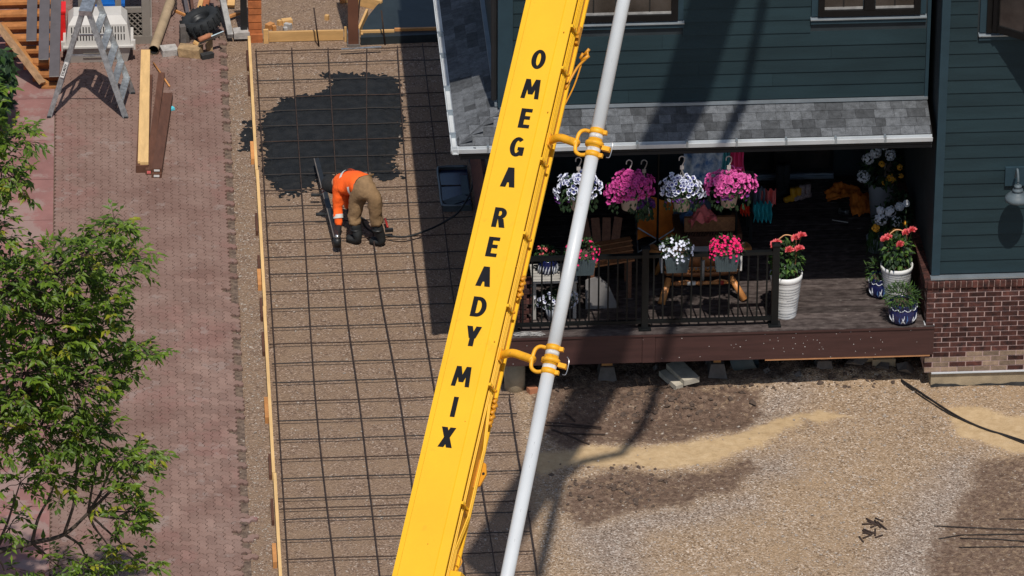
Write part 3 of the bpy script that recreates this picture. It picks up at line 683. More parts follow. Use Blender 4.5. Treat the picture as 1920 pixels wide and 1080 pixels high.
# barn lamp on the wing wall
lp = thing('wall_lamp', 'weathered blue-grey barn lamp with round shade on the right wing wall', 'wall lamp', (.9, YS-.02, 2.62))
MB().box2((.785, YS-.05, 2.66), (1.02, YS-.017, 2.90)).build('mounting_block', 'siding_trim', lp)
MB().lathe([(.085, 0), (.085, .02), (.05, .035)], (.90, YS-.052, 2.78), 20, axis=(0, -1, 0), capt=True).build('back_plate', 'lamp_metal', lp, True)
MB().tube(bez([(.90, YS-.08, 2.79), (.90, -.06, 2.92), (.90, -.12, 2.95), (.905, -.17, 2.86), (.905, -.17, 2.78)], 6), .014, 8).build('gooseneck', 'lamp_metal', lp, True)
MB().lathe([(.136, 0), (.150, .004), (.142, .04), (.10, .082), (.055, .10), (.052, .115), (.062, .125), (.062, .14), (.04, .15), (.04, .17), (.047, .175), (.045, .19), (.015, .205)], (.905, -.17, 2.585), 28, capb=False, capt=True).build('shade', 'lamp_metal', lp, True)
MB().lathe([(.02, 0), (.035, .02), (.03, .05), (.015, .07)], (.905, -.17, 2.61), 12).build('bulb', 'cushion', lp, True)

# ------------------------------------------------------------------ deck
DZ = .855
deck = thing('deck', 'worn dark brown board deck with deep fascia under the porch roof', 'deck', (-2.5, 2, 0))
bm_ = MB(); bm_.box((0, 0, -.013), (1, .129, .026)); DB = bm_.mesh('deck_board', 'deckboard')
y = -.03+.07; k = 0
while y < 3.95:
    inst('deck_board', DB, deck, (-2.555 if y < .1 else -2.62, y, DZ+RU(-.001, .001)), scale=(5.13 if y < .1 else 5.04, 1, 1)); y += .1425
MB().box2((-5.12, .015, DZ-.08), (-.1, 3.9, DZ-.03)).build('joist_layer', 'soffit', deck)
def fb(a, b, m_='fascia', y0=-.026, z0=.475, z1=.825, nm='fascia_board'): MB().box2((a, y0, z0), (b, y0+.024, z1)).build(nm, m_, deck)
fb(-5.10, -3.47); fb(-3.31, .008); fb(-3.466, -3.314, y0=-.032); MB().box2((-5.1, -.04, DZ-.028), (.01, -.033, DZ-.003)).build('nosing', 'fascia', deck)
MB().box2((-2.0, -.02, .45), (-.03, .02, .474)).build('ledger_strip', 'cedar_raw', deck)
for px, w in ((1140, .13), (1347, .09), (1548, .09)):
    p = W(px, 690, .28); MB().box2((p.x-w/2, .42, .12), (p.x+w/2, .42+w, .5)).build('support_post', 'lumber_orange', deck)
    mb = MB(); mb.add([(p.x-.12, .34, .0), (p.x+.12, .34, 0), (p.x+.12, .6, 0), (p.x-.12, .6, 0), (p.x-.08, .38, .2), (p.x+.08, .38, .2), (p.x+.08, .56, .2), (p.x-.08, .56, .2)], MB.BOXF); mb.build('pier_block', 'concrete_dk', deck)
p = W(965, 712, .3); MB().lathe([(.125, -.2), (.125, .47)], (p.x, .3, 0), 24, capt=True).build('concrete_pile', 'foundation', deck, True)

mb = MB()
for i in range(60):
    x = -1.2+random.gauss(0, .7) if random.random() < .7 else RU(-5, 0)
    if -5 < x < 0: mb.box((x, -.0275 if not -3.47 < x < -3.31 else -.034, min(.81, max(.48, random.gauss(.66, .1)))), (RU(.004, .010), .002, RU(.003, .008)))
mb.build('paint_specks', 'cushion', deck)['kind'] = 'stuff'
# ------------------------------------------------------------------ railing
rail = thing('porch_railing', 'black metal baluster railing along the front edge of the deck', 'railing', (-3.4, .12, DZ))
RY = .12
for x in (-4.98, -3.431, -1.885):
    p_ = MB().box2((x-.04, RY-.04, DZ+.022), (x+.04, RY+.04, DZ+1.07)).build('post', 'rail', rail)
    mb = MB(); mb.add([(x-.052, RY-.052, DZ+1.071), (x+.052, RY-.052, DZ+1.071), (x+.052, RY+.052, DZ+1.071), (x-.052, RY+.052, DZ+1.071), (x-.052, RY-.052, DZ+1.085), (x+.052, RY-.052, DZ+1.085), (x+.052, RY+.052, DZ+1.085), (x-.052, RY+.052, DZ+1.085), (x, RY, DZ+1.105)],
        [(0, 1, 5, 4), (1, 2, 6, 5), (2, 3, 7, 6), (3, 0, 4, 7), (4, 5, 8), (5, 6, 8), (6, 7, 8), (7, 4, 8)]); mb.build('cap', 'rail', p_)
    MB().box2((x-.075, RY-.075, DZ), (x+.075, RY+.075, DZ+.02)).build('base_plate', 'rail', p_)
for a, b in ((-4.94, -3.471), (-3.391, -1.925)):
    MB().box2((a, RY-.032, DZ+.955), (b, RY+.032, DZ+.995)).build('top_rail', 'rail', rail)
    MB().box2((a, RY-.02, DZ+.075), (b, RY+.02, DZ+.115)).build('bottom_rail', 'rail', rail)
    n = 13
    for i in range(n):
        x = a+(b-a)*(i+.55)/(n+.1); MB().box2((x-.0095, RY-.0095, DZ+.115), (x+.0095, RY+.0095, DZ+.955)).build('baluster', 'rail', rail)

# ------------------------------------------------------------------ concrete pump boom
BA = V((.2558, .6919, .6751)).normalized(); BW = V((.9069, -.4135, .0802)); BW = (BW-BA*BW.dot(BA)).normalized(); BN = BW.cross(BA)
B0 = CAMP+ray(910, 560)*49.5
def bl(x, y):    # pixel on the boom's face plane -> (along, across)
    d = ray(x, y); q = CAMP+d*((B0-CAMP).dot(BN)/d.dot(BN))-B0; return q.dot(BA), q.dot(BW)
def bp(s, t, d=0): return B0+BA*s+BW*t-BN*d
s0, tl0 = bl(731, 1080); s1, tl1 = bl(988, 0); sa, tr0 = bl(829, 1080); sb, tr1 = bl(1083, 0)
TL, TR = (tl0+tl1)/2, (tr0+tr1)/2; SA, SB = s0-3.2, s1+4.0
boom = thing('pump_boom', 'yellow concrete pump boom arm with black lettering crossing the picture, with its white pipe', 'pump boom', bp(SA, (TL+TR)/2, .3))
def bprism(name, sec, m_, sA=SA, sB=SB, parent=boom):
    n = len(sec); mb = MB(); mb.add([bp(s_, t, d) for s_ in (sA, sB) for t, d in sec], [(i, (i+1) % n, n+(i+1) % n, n+i) for i in range(n)]+[tuple(range(n))[::-1], tuple(range(n, 2*n))]); return mb.build(name, m_, parent)
WD = TR-TL; DP = .33
bprism('face_plate', [(TL, .012), (TL+.045, .010), (TL+.052, 0), (TR-.095, 0), (TR-.088, .010), (TR, .012), (TR, .028), (TL, .028)], 'yellow')
bprism('web', [(TL+.02, .0285), (TR-.13, .0285), (TR-.13, .209), (TL+.02, .209)], 'orange_yellow'); bprism('lower_web', [(TL+.02, .21), (TR-.035, .21), (TR-.035, DP-.021), (TL+.02, DP-.021)], 'orange_yellow')
bprism('bottom_plate', [(TL, DP-.02), (TR-.01, DP-.02), (TR-.01, DP), (TL, DP)], 'yellow')
for i, (d_, r_) in enumerate(((.095, .007), (.122, .009), (.150, .007), (.172, .006), (.192, .006))):
    # hydraulic lines; two of them bow outwards at the flange near the bottom of the picture
    sB_ = bl(900, 905)[0]
    pts = [bp(SA, TR-.012, d_), bp(sB_-.55, TR-.012, d_), bp(sB_-.25, TR-.012+(.035 if i > 1 else 0), d_+(.03 if i > 1 else 0)), bp(sB_+.35, TR-.012+(.035 if i > 1 else 0), d_+(.03 if i > 1 else 0)), bp(sB_+.75, TR-.012, d_), bp(SB, TR-.012, d_)]
    MB().tube(pts, r_, 8).build('hydraulic_line', 'yellow', boom, True)
for x, y in ((1104, -60), (1087, 48), (1066, 126), (1026, 297), (992, 436), (960, 572), (927, 720), (872, 942), (840, 1085)):
    s_, _ = bl(x, y); cl = MB(); R_ = Matrix((BW, BA, BN)).transposed(); cl.box(bp(s_, TR-.012, .14), (.036, .022, .13), R_); cl.box(bp(s_, TR-.025, .03), (.09, .024, .03), R_); c_ = cl.build('line_clamp', 'yellow', boom)
    MB().lathe([(.014, 0), (.014, .012)], bp(s_, TR+.008, .09), 6, axis=BW, capt=True).build('bolt', 'orange_yellow', c_); MB().lathe([(.014, 0), (.014, .012)], bp(s_, TR+.008, .19), 6, axis=BW, capt=True).build('bolt', 'orange_yellow', c_)
for x, y, n in ((998, 505, 4), (940, 735, 5)):      # valve fittings beside the hydraulic lines
    s_, _ = bl(x, y); mb = MB()
    for k in range(n):
        mb.tube([bp(s_-.03-.05*k, TR-.0, .22), bp(s_+.01-.05*k, TR+.012+.012*(k % 2), .25)], .018, 8); mb.tube([bp(s_-.05*k, TR+.005, .24), bp(s_-.05*k-.04, TR+.02, .25)], .010, 6)
    mb.build('valve_fitting', 'orange_yellow', boom, True)
s_, _ = bl(915, 870); mb = MB(); R_ = Matrix((BW, BA, BN)).transposed()
mb.add([bp(s_+a_, TR+b_, d_) for d_ in (.29, .31) for a_, b_ in ((.13, -.05), (-.14, -.05), (-.11, .02), (.0, .055), (.09, .03))],
       [(0, 1, 2, 3, 4), (9, 8, 7, 6, 5)]+[(i, (i+1) % 5, 5+(i+1) % 5, 5+i) for i in range(5)]); gp = mb.build('gusset_plate', 'orange_yellow', boom)
MB().lathe([(.012, 0), (.012, .004)], bp(s_, TR+.03, .288), 16, axis=BN, capt=True).build('gusset_hole', 'dark', gp)
s_, _ = bl(870, 1075); mb = MB(); mb.box(bp(s_, TR+.02, .2), (.14, .10, .12), R_); mb.build('junction_box', 'yellow', boom); MB().tube(bez([bp(s_+.04, TR+.03, .16), bp(s_+.14, TR+.07, .15), bp(s_+.2, TR+.02, .15)], 6), .006, 6).build('box_cable', 'orange_yellow', boom)
# hose hook and fittings high on the right edge
s_, _ = bl(1098, 95); mb = MB(); mb.tube(bez([bp(s_-.25, TR-.03, .30), bp(s_-.05, TR+.03, .3), bp(s_+.05, TR+.10, .29), bp(s_+.10, TR+.10, .28)], 6), .011, 8); mb.tube([bp(s_+.02, TR+.06, .30), bp(s_+.07, TR+.12, .28)], .017, 8); mb.tube([bp(s_+.08, TR+.07, .3), bp(s_+.13, TR+.11, .28)], .014, 8); mb.tube([bp(s_+.04, TR+.04, .3), bp(s_+.09, TR+.06, .29)], .013, 8); mb.build('hose_fitting', 'orange_yellow', boom, True)
MB().tube(bez([bp(s_+.02, TR+.06, .31), bp(s_-.2, TR+.03, .33), bp(s_-.4, TR-.02, .33)], 6), .007, 6).build('box_cable', 'orange_yellow', boom)
mb = MB(); s_, _ = bl(1100, 45); mb.box(bp(s_, TR-.02, .29), (.03, .16, .05), R_); mb.build('side_bracket', 'orange_yellow', boom)
for (x, y) in ((1060, 210), (1000, 500), (905, 790), (835, 1020), (1090, 60), (960, 640)):   # small weld studs along the face edge
    s_, t_ = bl(x-33, y); MB().lathe([(.007, -.002), (.005, .003)], bp(s_, t_, 0), 6, axis=BN, capt=True).build('stud', 'orange_yellow', boom)
# lettering
def ring(cx, cy, rx, ry, tx, ty, a0, a1, n=22):
    q = []
    for k in range(n):
        t0, t1 = (math.radians(a0+(a1-a0)*i/n) for i in (k, k+1))
        q.append([(cx+rx*math.cos(t0), cy+ry*math.sin(t0)), (cx+rx*math.cos(t1), cy+ry*math.sin(t1)), (cx+(rx-tx)*math.cos(t1), cy+(ry-ty)*math.sin(t1)), (cx+(rx-tx)*math.cos(t0), cy+(ry-ty)*math.sin(t0))])
    return q
def glyph(ch, w, h):
    v, t = .0455, .033
    R = lambda x0, y0, x1, y1: [(x0, y0), (x1, y0), (x1, y1), (x0, y1)]
    S = lambda xa, ya, xb, yb, k: [(xa, ya), (xa+k, ya), (xb+k, yb), (xb, yb)]
    if ch == 'O': return ring(w/2, h/2, w/2, h/2, v, t, 0, 360, 40)
    if ch == 'G': return ring(w/2, h/2, w/2, h/2, v, t, 48, 318, 32)+[R(w-v, .012, w, h*.5), R(w*.55, h*.5-t, w-v, h*.5)]
    if ch == 'E': return [R(0, 0, v, h), R(v, 0, w, t), R(v, h-t, w, h), R(v, h*.53-t/2, w*.92, h*.53+t/2)]
    if ch == 'I': return [R(0, 0, w, h)]
    if ch == 'D': return [R(0, 0, v, h), R(v, 0, w*.42, t), R(v, h-t, w*.42, h)]+ring(w*.42, h/2, w*.58, h/2, v, t, -90, 90, 24)
    if ch == 'R': return [R(0, 0, v, h), R(v, h-t, w*.45, h), R(v, h*.42, w*.45, h*.42+t*.9)]+ring(w*.45, h*.71, w*.49, h*.29, v, t*.9, -90, 90, 18)+[S(w-v*1.15, 0, w*.36, h*.45, v*1.15)]
    k = v*1.12
    if ch == 'A': return [S(0, 0, w/2-k*.55, h, k), S(w-k, 0, w/2-k*.45, h, k), R(w*.24, h*.24, w*.76, h*.24+t)]
    if ch == 'Y': return [R(w/2-v/2, 0, w/2+v/2, h*.46), S(w/2-k*.6, h*.40, 0, h, k), S(w/2-k*.4, h*.40, w-k, h, k)]
    if ch == 'X': return [S(0, 0, w-k*1.05, h, k*1.05), S(w-k*1.05, 0, 0, h, k*1.05)]
    if ch == 'M': return [S(0, 0, w*.10, h, v*.88), S(w-v*.88, 0, w*.90-v*.88, h, v*.88), S(w/2-k*.42, h*.22, w*.10, h, k*.85), S(w/2-k*.43, h*.22, w*.90-k*.85, h, k*.85)]
def letter(ch, x, y, w_, h_):
    s_, t_ = bl(x, y); mb = MB()
    for i, q in enumerate(glyph(ch, w_, h_)):
        n = len(q); dd = -.002-.0002*(i % 6)
        mb.add([bp(s_+b-h_/2, t_+a-w_/2, dd) for a, b in q], [tuple(range(n))])
    mb.build('letter', 'letter', boom)['label'] = 'black letter '+ch
LW = dict(O=.122, M=.158, E=.098, G=.125, A=.128, R=.118, D=.128, Y=.128, I=.042, X=.125)
for ch, x, y in zip('OMEGAREADYMIX', (1010, 996.5, 985, 970, 955, 937.5, 924, 909, 898.5, 886, 866.5, 852, 838), (111.5, 167, 222, 275.5, 332.5, 408, 463, 518.5, 575.5, 630.5, 706, 763, 820)): letter(ch, x, y, LW[ch]*1.05, .181)
# delivery pipe on the right side
PD = .15
def pp(x, y):
    s_, t_ = bl(x, y); return bp(s_, t_, 0)
PB, PT = pp(951, 1080), pp(1169.5, 0); pd_ = (PT-PB).normalized()
def pxs(y): return PB+(PT-PB)*((1080-y)/1080)
PR = .0575
C1, C2 = pxs(279), pxs(687)
segs = [(PB-pd_*3, C2-pd_*.03), (C2+pd_*.05, C1-pd_*.03), (C1+pd_*.05, PT+pd_*3.6)]
for a, b in segs: MB().tube([a, b], PR, 20).build('pipe', 'pipe_white', boom, True)
for c_ in (C1, C2):
    cp = MB().tube([c_-pd_*.032, c_-pd_*.012, c_-pd_*.01, c_+pd_*.022, c_+pd_*.024, c_+pd_*.052], [PR+.006, PR+.006, PR+.024, PR+.024, PR+.004, PR+.004], 20).build('coupling', 'clamp', boom, True)
    MB().tube([c_-pd_*.085, c_-pd_*.034], PR+.003, 20).build('pipe_end', 'pipe_worn', cp, True); MB().tube([c_+pd_*.054, c_+pd_*.09], PR+.003, 20).build('pipe_end', 'pipe_worn', cp, True)
    MB().bar(c_+BW*(PR+.02)-pd_*.02, c_+BW*(PR+.09)-pd_*.03, .04, .04, pd_).build('coupling_lug', 'clamp', cp); MB().tube(bez([c_+BW*(PR+.08)+pd_*.06, c_+BW*(PR+.105)+pd_*.02, c_+BW*(PR+.10)-pd_*.09, c_+BW*(PR+.07)-pd_*.10], 5), .004, 6).build('safety_pin', 'steel', cp)
    for k in (-.115, .095): MB().tube([c_+pd_*k, c_+pd_*(k+.048)], PR+.006, 20).build('saddle_band', 'clamp', boom, True); MB().bar(c_+pd_*(k+.024)+BW*PR, c_+pd_*(k+.024)+BW*(PR+.035), .03, .035, pd_).build('band_lug', 'clamp', boom)
    s_ = (c_-B0).dot(BA); tt = (c_-B0).dot(BW)
    y0 = s_+.0; st = bp(s_+.06, TR-.01, .16); en = c_-BW*(PR+.10)-BN*.0
    MB().tube(bez([st, st.lerp(en, .35)+BN*.02+BA*.03, st.lerp(en, .7)+BA*.02, en], 6), .036, 12).build('bracket_arm', 'clamp', boom, True)
    MB().tube(bez([c_+pd_*.118-BW*PR*.9, c_+pd_*.125-BW*(PR+.06), c_+pd_*.09-BW*(PR+.10), c_-BW*(PR+.11), c_-pd_*.07-BW*(PR+.10), c_-pd_*.10-BW*(PR+.05), c_-pd_*.09-BW*PR*.9], 6), .017, 10).build('bracket_fork', 'clamp', boom, True)
    MB().box(st-BW*.01, (.05, .11, .10), R_).build('bracket_foot', 'clamp', boom)
for x, y in ((1035, 838), (1023, 860), (1016, 880), (985, 1015), (1118, 118), (1001, 960)):   # scuffs on the paint
    q = pxs(y)-FWD*(PR+.001); mb = MB(); mb.box(q, (.006, .02+RU(0, .02), .002), R_); mb.build('paint_scuff', 'letter', boom)
# the folded next arm high above, out of frame; its shadow falls on wall and ground
def lift(p, t): return V(p)-V((-0.045, .525, -1))*t
TW, TG = 9.0, 12.5
A1, A2 = lift(W(1306, 110, YW), TW), lift(G(905, 1060), TG)
dA = (A1-A2).normalized(); A1 = A1+dA*3; 
MB().bar(A2, A1, .46, .4).build('upper_arm', 'yellow', boom)
end = bp(SB, (TL+TR)/2, DP/2); MB().tube([end-BA*.1, end.lerp(A2, .5)+V((0, 0, .3)), A2], .17, 12).build('knuckle_link', 'orange_yellow', boom, True)
pts = []
for (x, y, k) in ((1010, 1080, 0), (1052, 900, .16), (1090, 866, .2), (1165, 850, .22), (1200, 805, .27), (1250, 690, .38)): pts.append(lift(G(x, y), TG+(TW+4.2-TG)*k))
for (x, y, k) in ((1393, 190, .97), (1430, 10, 1.05)): pts.append(lift(W(x, y, YW), TW))
MB().tube(pts, .07, 10).build('upper_pipe', 'pipe_white', boom, True)

# ------------------------------------------------------------------ formwork
form = thing('form_board', 'long pale lumber form board running along the left of the rebar grid', 'form board', (-7.88, 3, 0))
brk = [-5.2, -1.75, 2.35, 6.05, 10.02]
for i, (a, b) in enumerate(zip(brk, brk[1:])):
    mb = MB(); xo = [.008, -.004, .003, -.006][i]; mb.box2((-7.905+xo, a+.003, 0), (-7.868+xo, b-.003, .105+.004*(i % 2))); mb.build('plank', 'lumber', form)
for x, y, L_ in ((477, 292, .5), (491, 530, .42), (501, 775, .5), (518, 1048, .42)):
    p = G(x, y); mb = MB(); mb.box2((-7.955, p.y-L_/2, 0), (-7.909, p.y+L_/2, .085)); mb.build('splice_block', 'lumber_orange', form)
for x, y in ((484, 425), (488, 505), (494, 585), (499, 650), (508, 880), (512, 965), (468, 118), (468, 165)):
    p = G(x, y); mb = MB(); mb.box2((-7.942, p.y-.25, -.02), (-7.912, p.y+.25, .07)); mb.build('stake', 'brown_board', form)
back = thing('rear_form', 'pale lumber form boards closing the far end of the rebar grid', 'form board', (-6.6, 10.02, 0))
def wpl(x0, x1, y, z0, z1, nm='plank', m_='lumber_x', th=.04): MB().box2((x0, y, z0), (x1, y+th, z1)).build(nm, m_, back)
wpl(-7.63, -6.63, 10.02, .01, .15); wpl(-6.40, -5.95, 10.0, .0, .145, m_='lumber_x'); wpl(-5.945, -5.2, 10.03, .03, .15, m_='lumber_orange')
wpl(-6.62, -6.59, 9.985, -.02, .21, 'stake'); wpl(-6.40, -6.37, 9.95, -.02, .13, 'stake'); wpl(-7.70, -7.635, 9.99, -.02, .20, 'stake'); wpl(-7.87, -7.71, 10.02, 0, .12, m_='cedar')
fr = thing('far_form', 'short pale form board behind the brown post at the edge of the dark slab', 'form board', (-6.5, 11.0, 0))
a, b = G(640, 3), G(716, 20); MB().bar(V((a.x, a.y, .09)), V((b.x, b.y, .07)), .04, .15).build('plank', 'lumber_x', fr); MB().box2((a.x-.02, a.y-.06, 0), (a.x+.05, a.y-.022, .25)).build('stake', 'lumber_orange', fr)
c_ = G(676, 62); MB().bar((c_.x-.03, c_.y-.1, .06), (c_.x+.11, c_.y+.5, .06), .03, .12).build('curved_form', 'lumber_x', fr)

# ------------------------------------------------------------------ rebar mat
mat_ = thing('rebar_mat', 'rusty rebar grid laid over the gravel base between form board and house', 'rebar grid', (-6.4, 3, 0))
YR = [96, 121, 151, 183, 208, 237, 266, 297, 328, 358, 388, 418, 451, 483, 515, 547, 580, 615, 646, 682, 718, 754, 790, 826, 862, 898, 936, 955, 975, 1013, 1050, 1088, 1125]
RZ = .055
for i, y in enumerate(YR):
    Y = G(500, y, RZ).y; xr = -5.22 if Y > .2 else -4.98+RU(-.03, .02)
    n = 9; pts = [(-7.83+RU(-.03, .02)+(xr+7.83)*k/n, Y+.012*noise.noise((k*.7, i*3.1, 0))+.02*k/n, RZ+.008*noise.noise((k*.9, i*1.7, 4))) for k in range(n+1)]
    MB().tube(pts, .0074, 6).build('rebar', 'rebar_grey' if i % 3 else 'rebar', mat_)
LB = [[(480, 92), (521, 760), (541, 1075), (545, 1130)], [(547, 90), (570, 420), (593, 760), (629, 1075), (635, 1130)], [(615, 90), (643, 513), (675, 760), (712, 1075), (720, 1130)], [(688, 88), (689, 290), (708, 511), (752, 760), (795, 1075), (802, 1130)],
      [(745, 86), (763, 350), (779, 502), (820, 760), (872, 1075), (880, 1130)], [(792, 82), (812, 250), (833, 420), (850, 560), (885, 790), (930, 1075), (938, 1130)], [(955, 740), (968, 830), (985, 930), (1000, 1020), (1008, 1085), (1010, 1130)]]
for i, pts in enumerate(LB):
    MB().tube(bez([G(x, y, RZ+.016)+V((0, 0, RU(-.004, .004))) for x, y in pts], 5), .0074, 6).build('rebar', 'rebar', mat_)
def tubething(name, pts, r, m_, label, cat, group=None, n=8): return one(name, MB().tube(pts, r, n), m_, label, cat, group, True)
# rebar stakes and steel strap at the back
def gp(x, y, z=0): return G(x, y, z)
p = gp(598, 87); tubething('rebar_stake', [p, p+V((-.06, .02, .56))], .011, 'rebar', 'leaning rusty rebar stake left of the brown post', 'rebar stake', 'rebar stakes at the rear form')
p = gp(722, 84); tubething('rebar_stake', [p, p+V((-.045, .02, .5))], .011, 'rebar', 'rusty rebar stake standing against the dark poured slab', 'rebar stake', 'rebar stakes at the rear form')
p = gp(670, 45); tubething('rebar_stake', [p, p+V((.05, .0, .5))], .011, 'rebar', 'rusty rebar stake close behind the right side of the brown post', 'rebar stake', 'rebar stakes at the rear form')
a, b = gp(640, 92, .1), gp(715, 88, .1); one('steel_strap', MB().bar(a, b, .03, .012), 'aluminium', 'bright steel strip lying at the foot of the brown post', 'steel strip')
pst = thing('wood_post', 'square brown stained timber post standing at the rear form', 'post', (gp(663, 88).x, gp(663, 88).y+.08, 0))
p = pst.location.copy(); MB().box2((p.x-.07, p.y-.07, .02), (p.x+.07, p.y+.07, 2.4)).build('timber', 'post_wood', pst); MB().box2((p.x-.085, p.y-.085, -.03), (p.x+.085, p.y+.085, .035)).build('post_base', 'concrete_dk', pst)
for s_ in (-1, 1): MB().box2((p.x+s_*.076-.005, p.y-.05, .036), (p.x+s_*.076+.005, p.y+.05, .2)).build('post_bracket', 'aluminium', pst)
for i, (x, y, w_, l_, rz, m_) in enumerate(((538, 45, .14, .09, .2, 'lumber_x'), (524, 47, .05, .05, .7, 'lumber_x'), (613, 37, .05, .05, 1.1, 'lumber_x'), (608, 70, .12, .09, .5, 'lumber_x'), (540, 53, .10, .06, -.5, 'stone_grey'), (535, 60, .05, .05, .3, 'stone_grey'), (506, 53, .11, .08, .8, 'lumber_orange'), (514, 57, .05, .04, .4, 'lumber_orange'))):
    p = gp(x, y); R3 = Matrix.Rotation(rz, 3, 'Z'); one('wood_offcut' if 'lumber' in m_ else 'rubble_stone', MB().box((p.x, p.y, .035), (w_, l_, .07), R3), m_,
        ['pale wood block in the gravel behind the rear form, largest offcut', 'small pale chip beside the largest wood block', 'tiny pale block alone on the gravel left of the brown post', 'thin pale wedge behind the rear form near the leaning stake', 'grey stone chip in front of the pale wood block', 'small white pebble below the grey stone chip', 'orange-brown offcut near the cedar fence end', 'smaller orange scrap beside the orange-brown offcut'][i], 'offcut' if 'lumber' in m_ else 'stone')

# ------------------------------------------------------------------ window well by the house
q = [G(848, 327), G(857, 393), G(890, 404), G(884, 318)]; cxy = sum(q, V())/4
well = thing('window_well', 'low window well with pale rim and dark blue cover beside the house wall', 'window well', (cxy.x, cxy.y, 0))
x0, x1 = -5.58, -5.2; y0, y1 = q[1].y-.05, q[0].y+.05
rim = bez([(x1, y1, .085), (x0+.06, y1, .085), (x0, y1-.08, .085), (x0, (y0+y1)/2, .085), (x0, y0+.08, .085), (x0+.06, y0, .085), (x1, y0, .085)], 5); MB().tube(rim, .018, 8).build('rim', 'well_rim', well, True)
mb = MB(); k = len(rim); mb.add([V((p.x, p.y, 0)) for p in rim]+[V((p.x, p.y, .085)) for p in rim], [(i, i+1, k+i+1, k+i) for i in range(k-1)]); mb.build('liner', 'well_rim', well)
mb = MB(); mb.prism([(p.x*.985+cxy.x*.015, p.y*.985+cxy.y*.015) for p in rim], .02, .05); mb.build('cover', 'well_cover', well)
MB().bar((x0+.05, y0+.12, .056), (x1-.05, y0+.3, .056), .16, .006).build('painted_reflection', 'trough', well); MB().bar((x1-.06, y1-.2, .056), (x1-.06, y0+.35, .056), .09, .006).build('painted_reflection', 'trough', well)  # paler strips stand in for sky reflections on the cover

# ------------------------------------------------------------------ yard clutter on the left
PT_ = .046      # top of the pavers
def on(x, y, z=PT_): return G(x, y, z)
defm('old_wood', (.36, .215, .115), .85, .3, 9, .4, 60)
# step ladder
Ln, Rn, Rf, Lf = on(92, 220), on(236, 221), on(249, 175), on(108, 176)
lad = thing('step_ladder', 'paint-spattered aluminium step ladder standing open on the pavers', 'ladder', ((Ln+Rn+Rf+Lf)/4))
An, Af = W(160, 26, Ln.y+.17), W(173, -8, Lf.y-.13)
for f_, a_ in ((Rn, An), (Rf, Af)): MB().bar(f_, a_+V((.05, 0, 0)), .028, .075, (1, 0, .5)).build('front_rail', 'aluminium', lad)
for f_, a_ in ((Ln, An), (Lf, Af)): MB().bar(f_, a_+V((-.05, 0, 0)), .026, .06, (-1, 0, .5)).build('rear_rail', 'aluminium', lad)
for k in range(1, 6):
    t = k/6.15; a, b = Rn.lerp(An+V((.05, 0, 0)), t), Rf.lerp(Af+V((.05, 0, 0)), t); mb = MB(); mb.bar(a, b, .095, .022, (0, 0, 1)); mb.build('step', 'aluminium', lad)
for k in (.28, .62):
    a, b = Ln.lerp(An-V((.05, 0, 0)), k), Lf.lerp(Af-V((.05, 0, 0)), k); MB().bar(a, b, .03, .02).build('rear_brace', 'aluminium', lad)
MB().bar(Ln.lerp(An, .60), Rn.lerp(An, .60), .012, .022).build('spreader', 'aluminium', lad); MB().bar(Lf.lerp(Af, .60), Rf.lerp(Af, .60), .012, .022).build('spreader', 'aluminium', lad)
MB().bar(An+V((0, -.05, .03)), Af+V((0, .05, .03)), .17, .07).build('top_cap', 'aluminium', lad)
for f_ in (Ln, Rn, Rf, Lf): MB().box(f_+V((0, 0, .012)), (.05, .05, .024)).build('foot', 'rubber', lad)
d_ = (An-V((.05, 0, 0))-Ln).normalized(); sdir = V((1, 0, 0))-d_*d_.x; sdir.normalize(); nrm = sdir.cross(d_); nrm = nrm if nrm.y < 0 else -nrm
c_ = Ln.lerp(An-V((.05, 0, 0)), .47); dec = MB().add([c_+nrm*.036+d_*a+sdir*b for a, b in ((-.11, -.026), (-.11, .026), (.11, .026), (.11, -.026))], [(0, 1, 2, 3)]).build('rail_label', 'cushion', lad)
def textmesh(body, name, m_, parent, o_, ux, uy, w_, h_, off=.02, size=1):
    cu = bpy.data.curves.new('t', 'FONT'); cu.body = body; cu.offset = off; ob = bpy.data.objects.new('t', cu); COL.objects.link(ob)
    me = bpy.data.meshes.new_from_object(ob.evaluated_get(bpy.context.evaluated_depsgraph_get())); bpy.data.objects.remove(ob)
    xs = [v.co.x for v in me.vertices]; ys = [v.co.y for v in me.vertices]; og = org(parent)
    for v in me.vertices: v.co = o_+ux*(((v.co.x-min(xs))/(max(xs)-min(xs))-.5)*w_)+uy*(((v.co.y-min(ys))/(max(ys)-min(ys))-.5)*h_)-og
    me.materials.clear(); me.materials.append(M[m_]); o = bpy.data.objects.new(name, me); COL.objects.link(o); o.parent = parent
xs_ = None
textmesh('STURDY', 'label_text', 'letter', dec, c_+nrm*.039, d_, -sdir, .17, .034)
# pet carrier
def frus(mb, x0, x1, y0, y1, z0, z1, i0, i1, mi=0):
    mb.add([(x0+i0, y0+i0, z0), (x1-i0, y0+i0, z0), (x1-i0, y1-i0, z0), (x0+i0, y1-i0, z0), (x0+i1, y0+i1, z1), (x1-i1, y0+i1, z1), (x1-i1, y1-i1, z1), (x0+i1, y1-i1, z1)], MB.BOXF, mi)
b0 = on(128, 121); b1 = on(240, 113); CX0, CX1, CY0, CY1 = b0.x-.04, b1.x+.06, b0.y-.02, b0.y+.52
car = thing('pet_carrier', 'light grey plastic pet carrier with rows of vent slots behind the ladder', 'pet carrier', ((CX0+CX1)/2, (CY0+CY1)/2, PT_))
mb = MB(); frus(mb, CX0, CX1, CY0, CY1, PT_, .29, .07, .012); mb.build('lower_shell', 'plastic_taupe', car)
mb = MB(); frus(mb, CX0-.02, CX1+.02, CY0-.02, CY1+.02, .291, .315, 0, 0); mb.build('flange', 'plastic_grey', car)
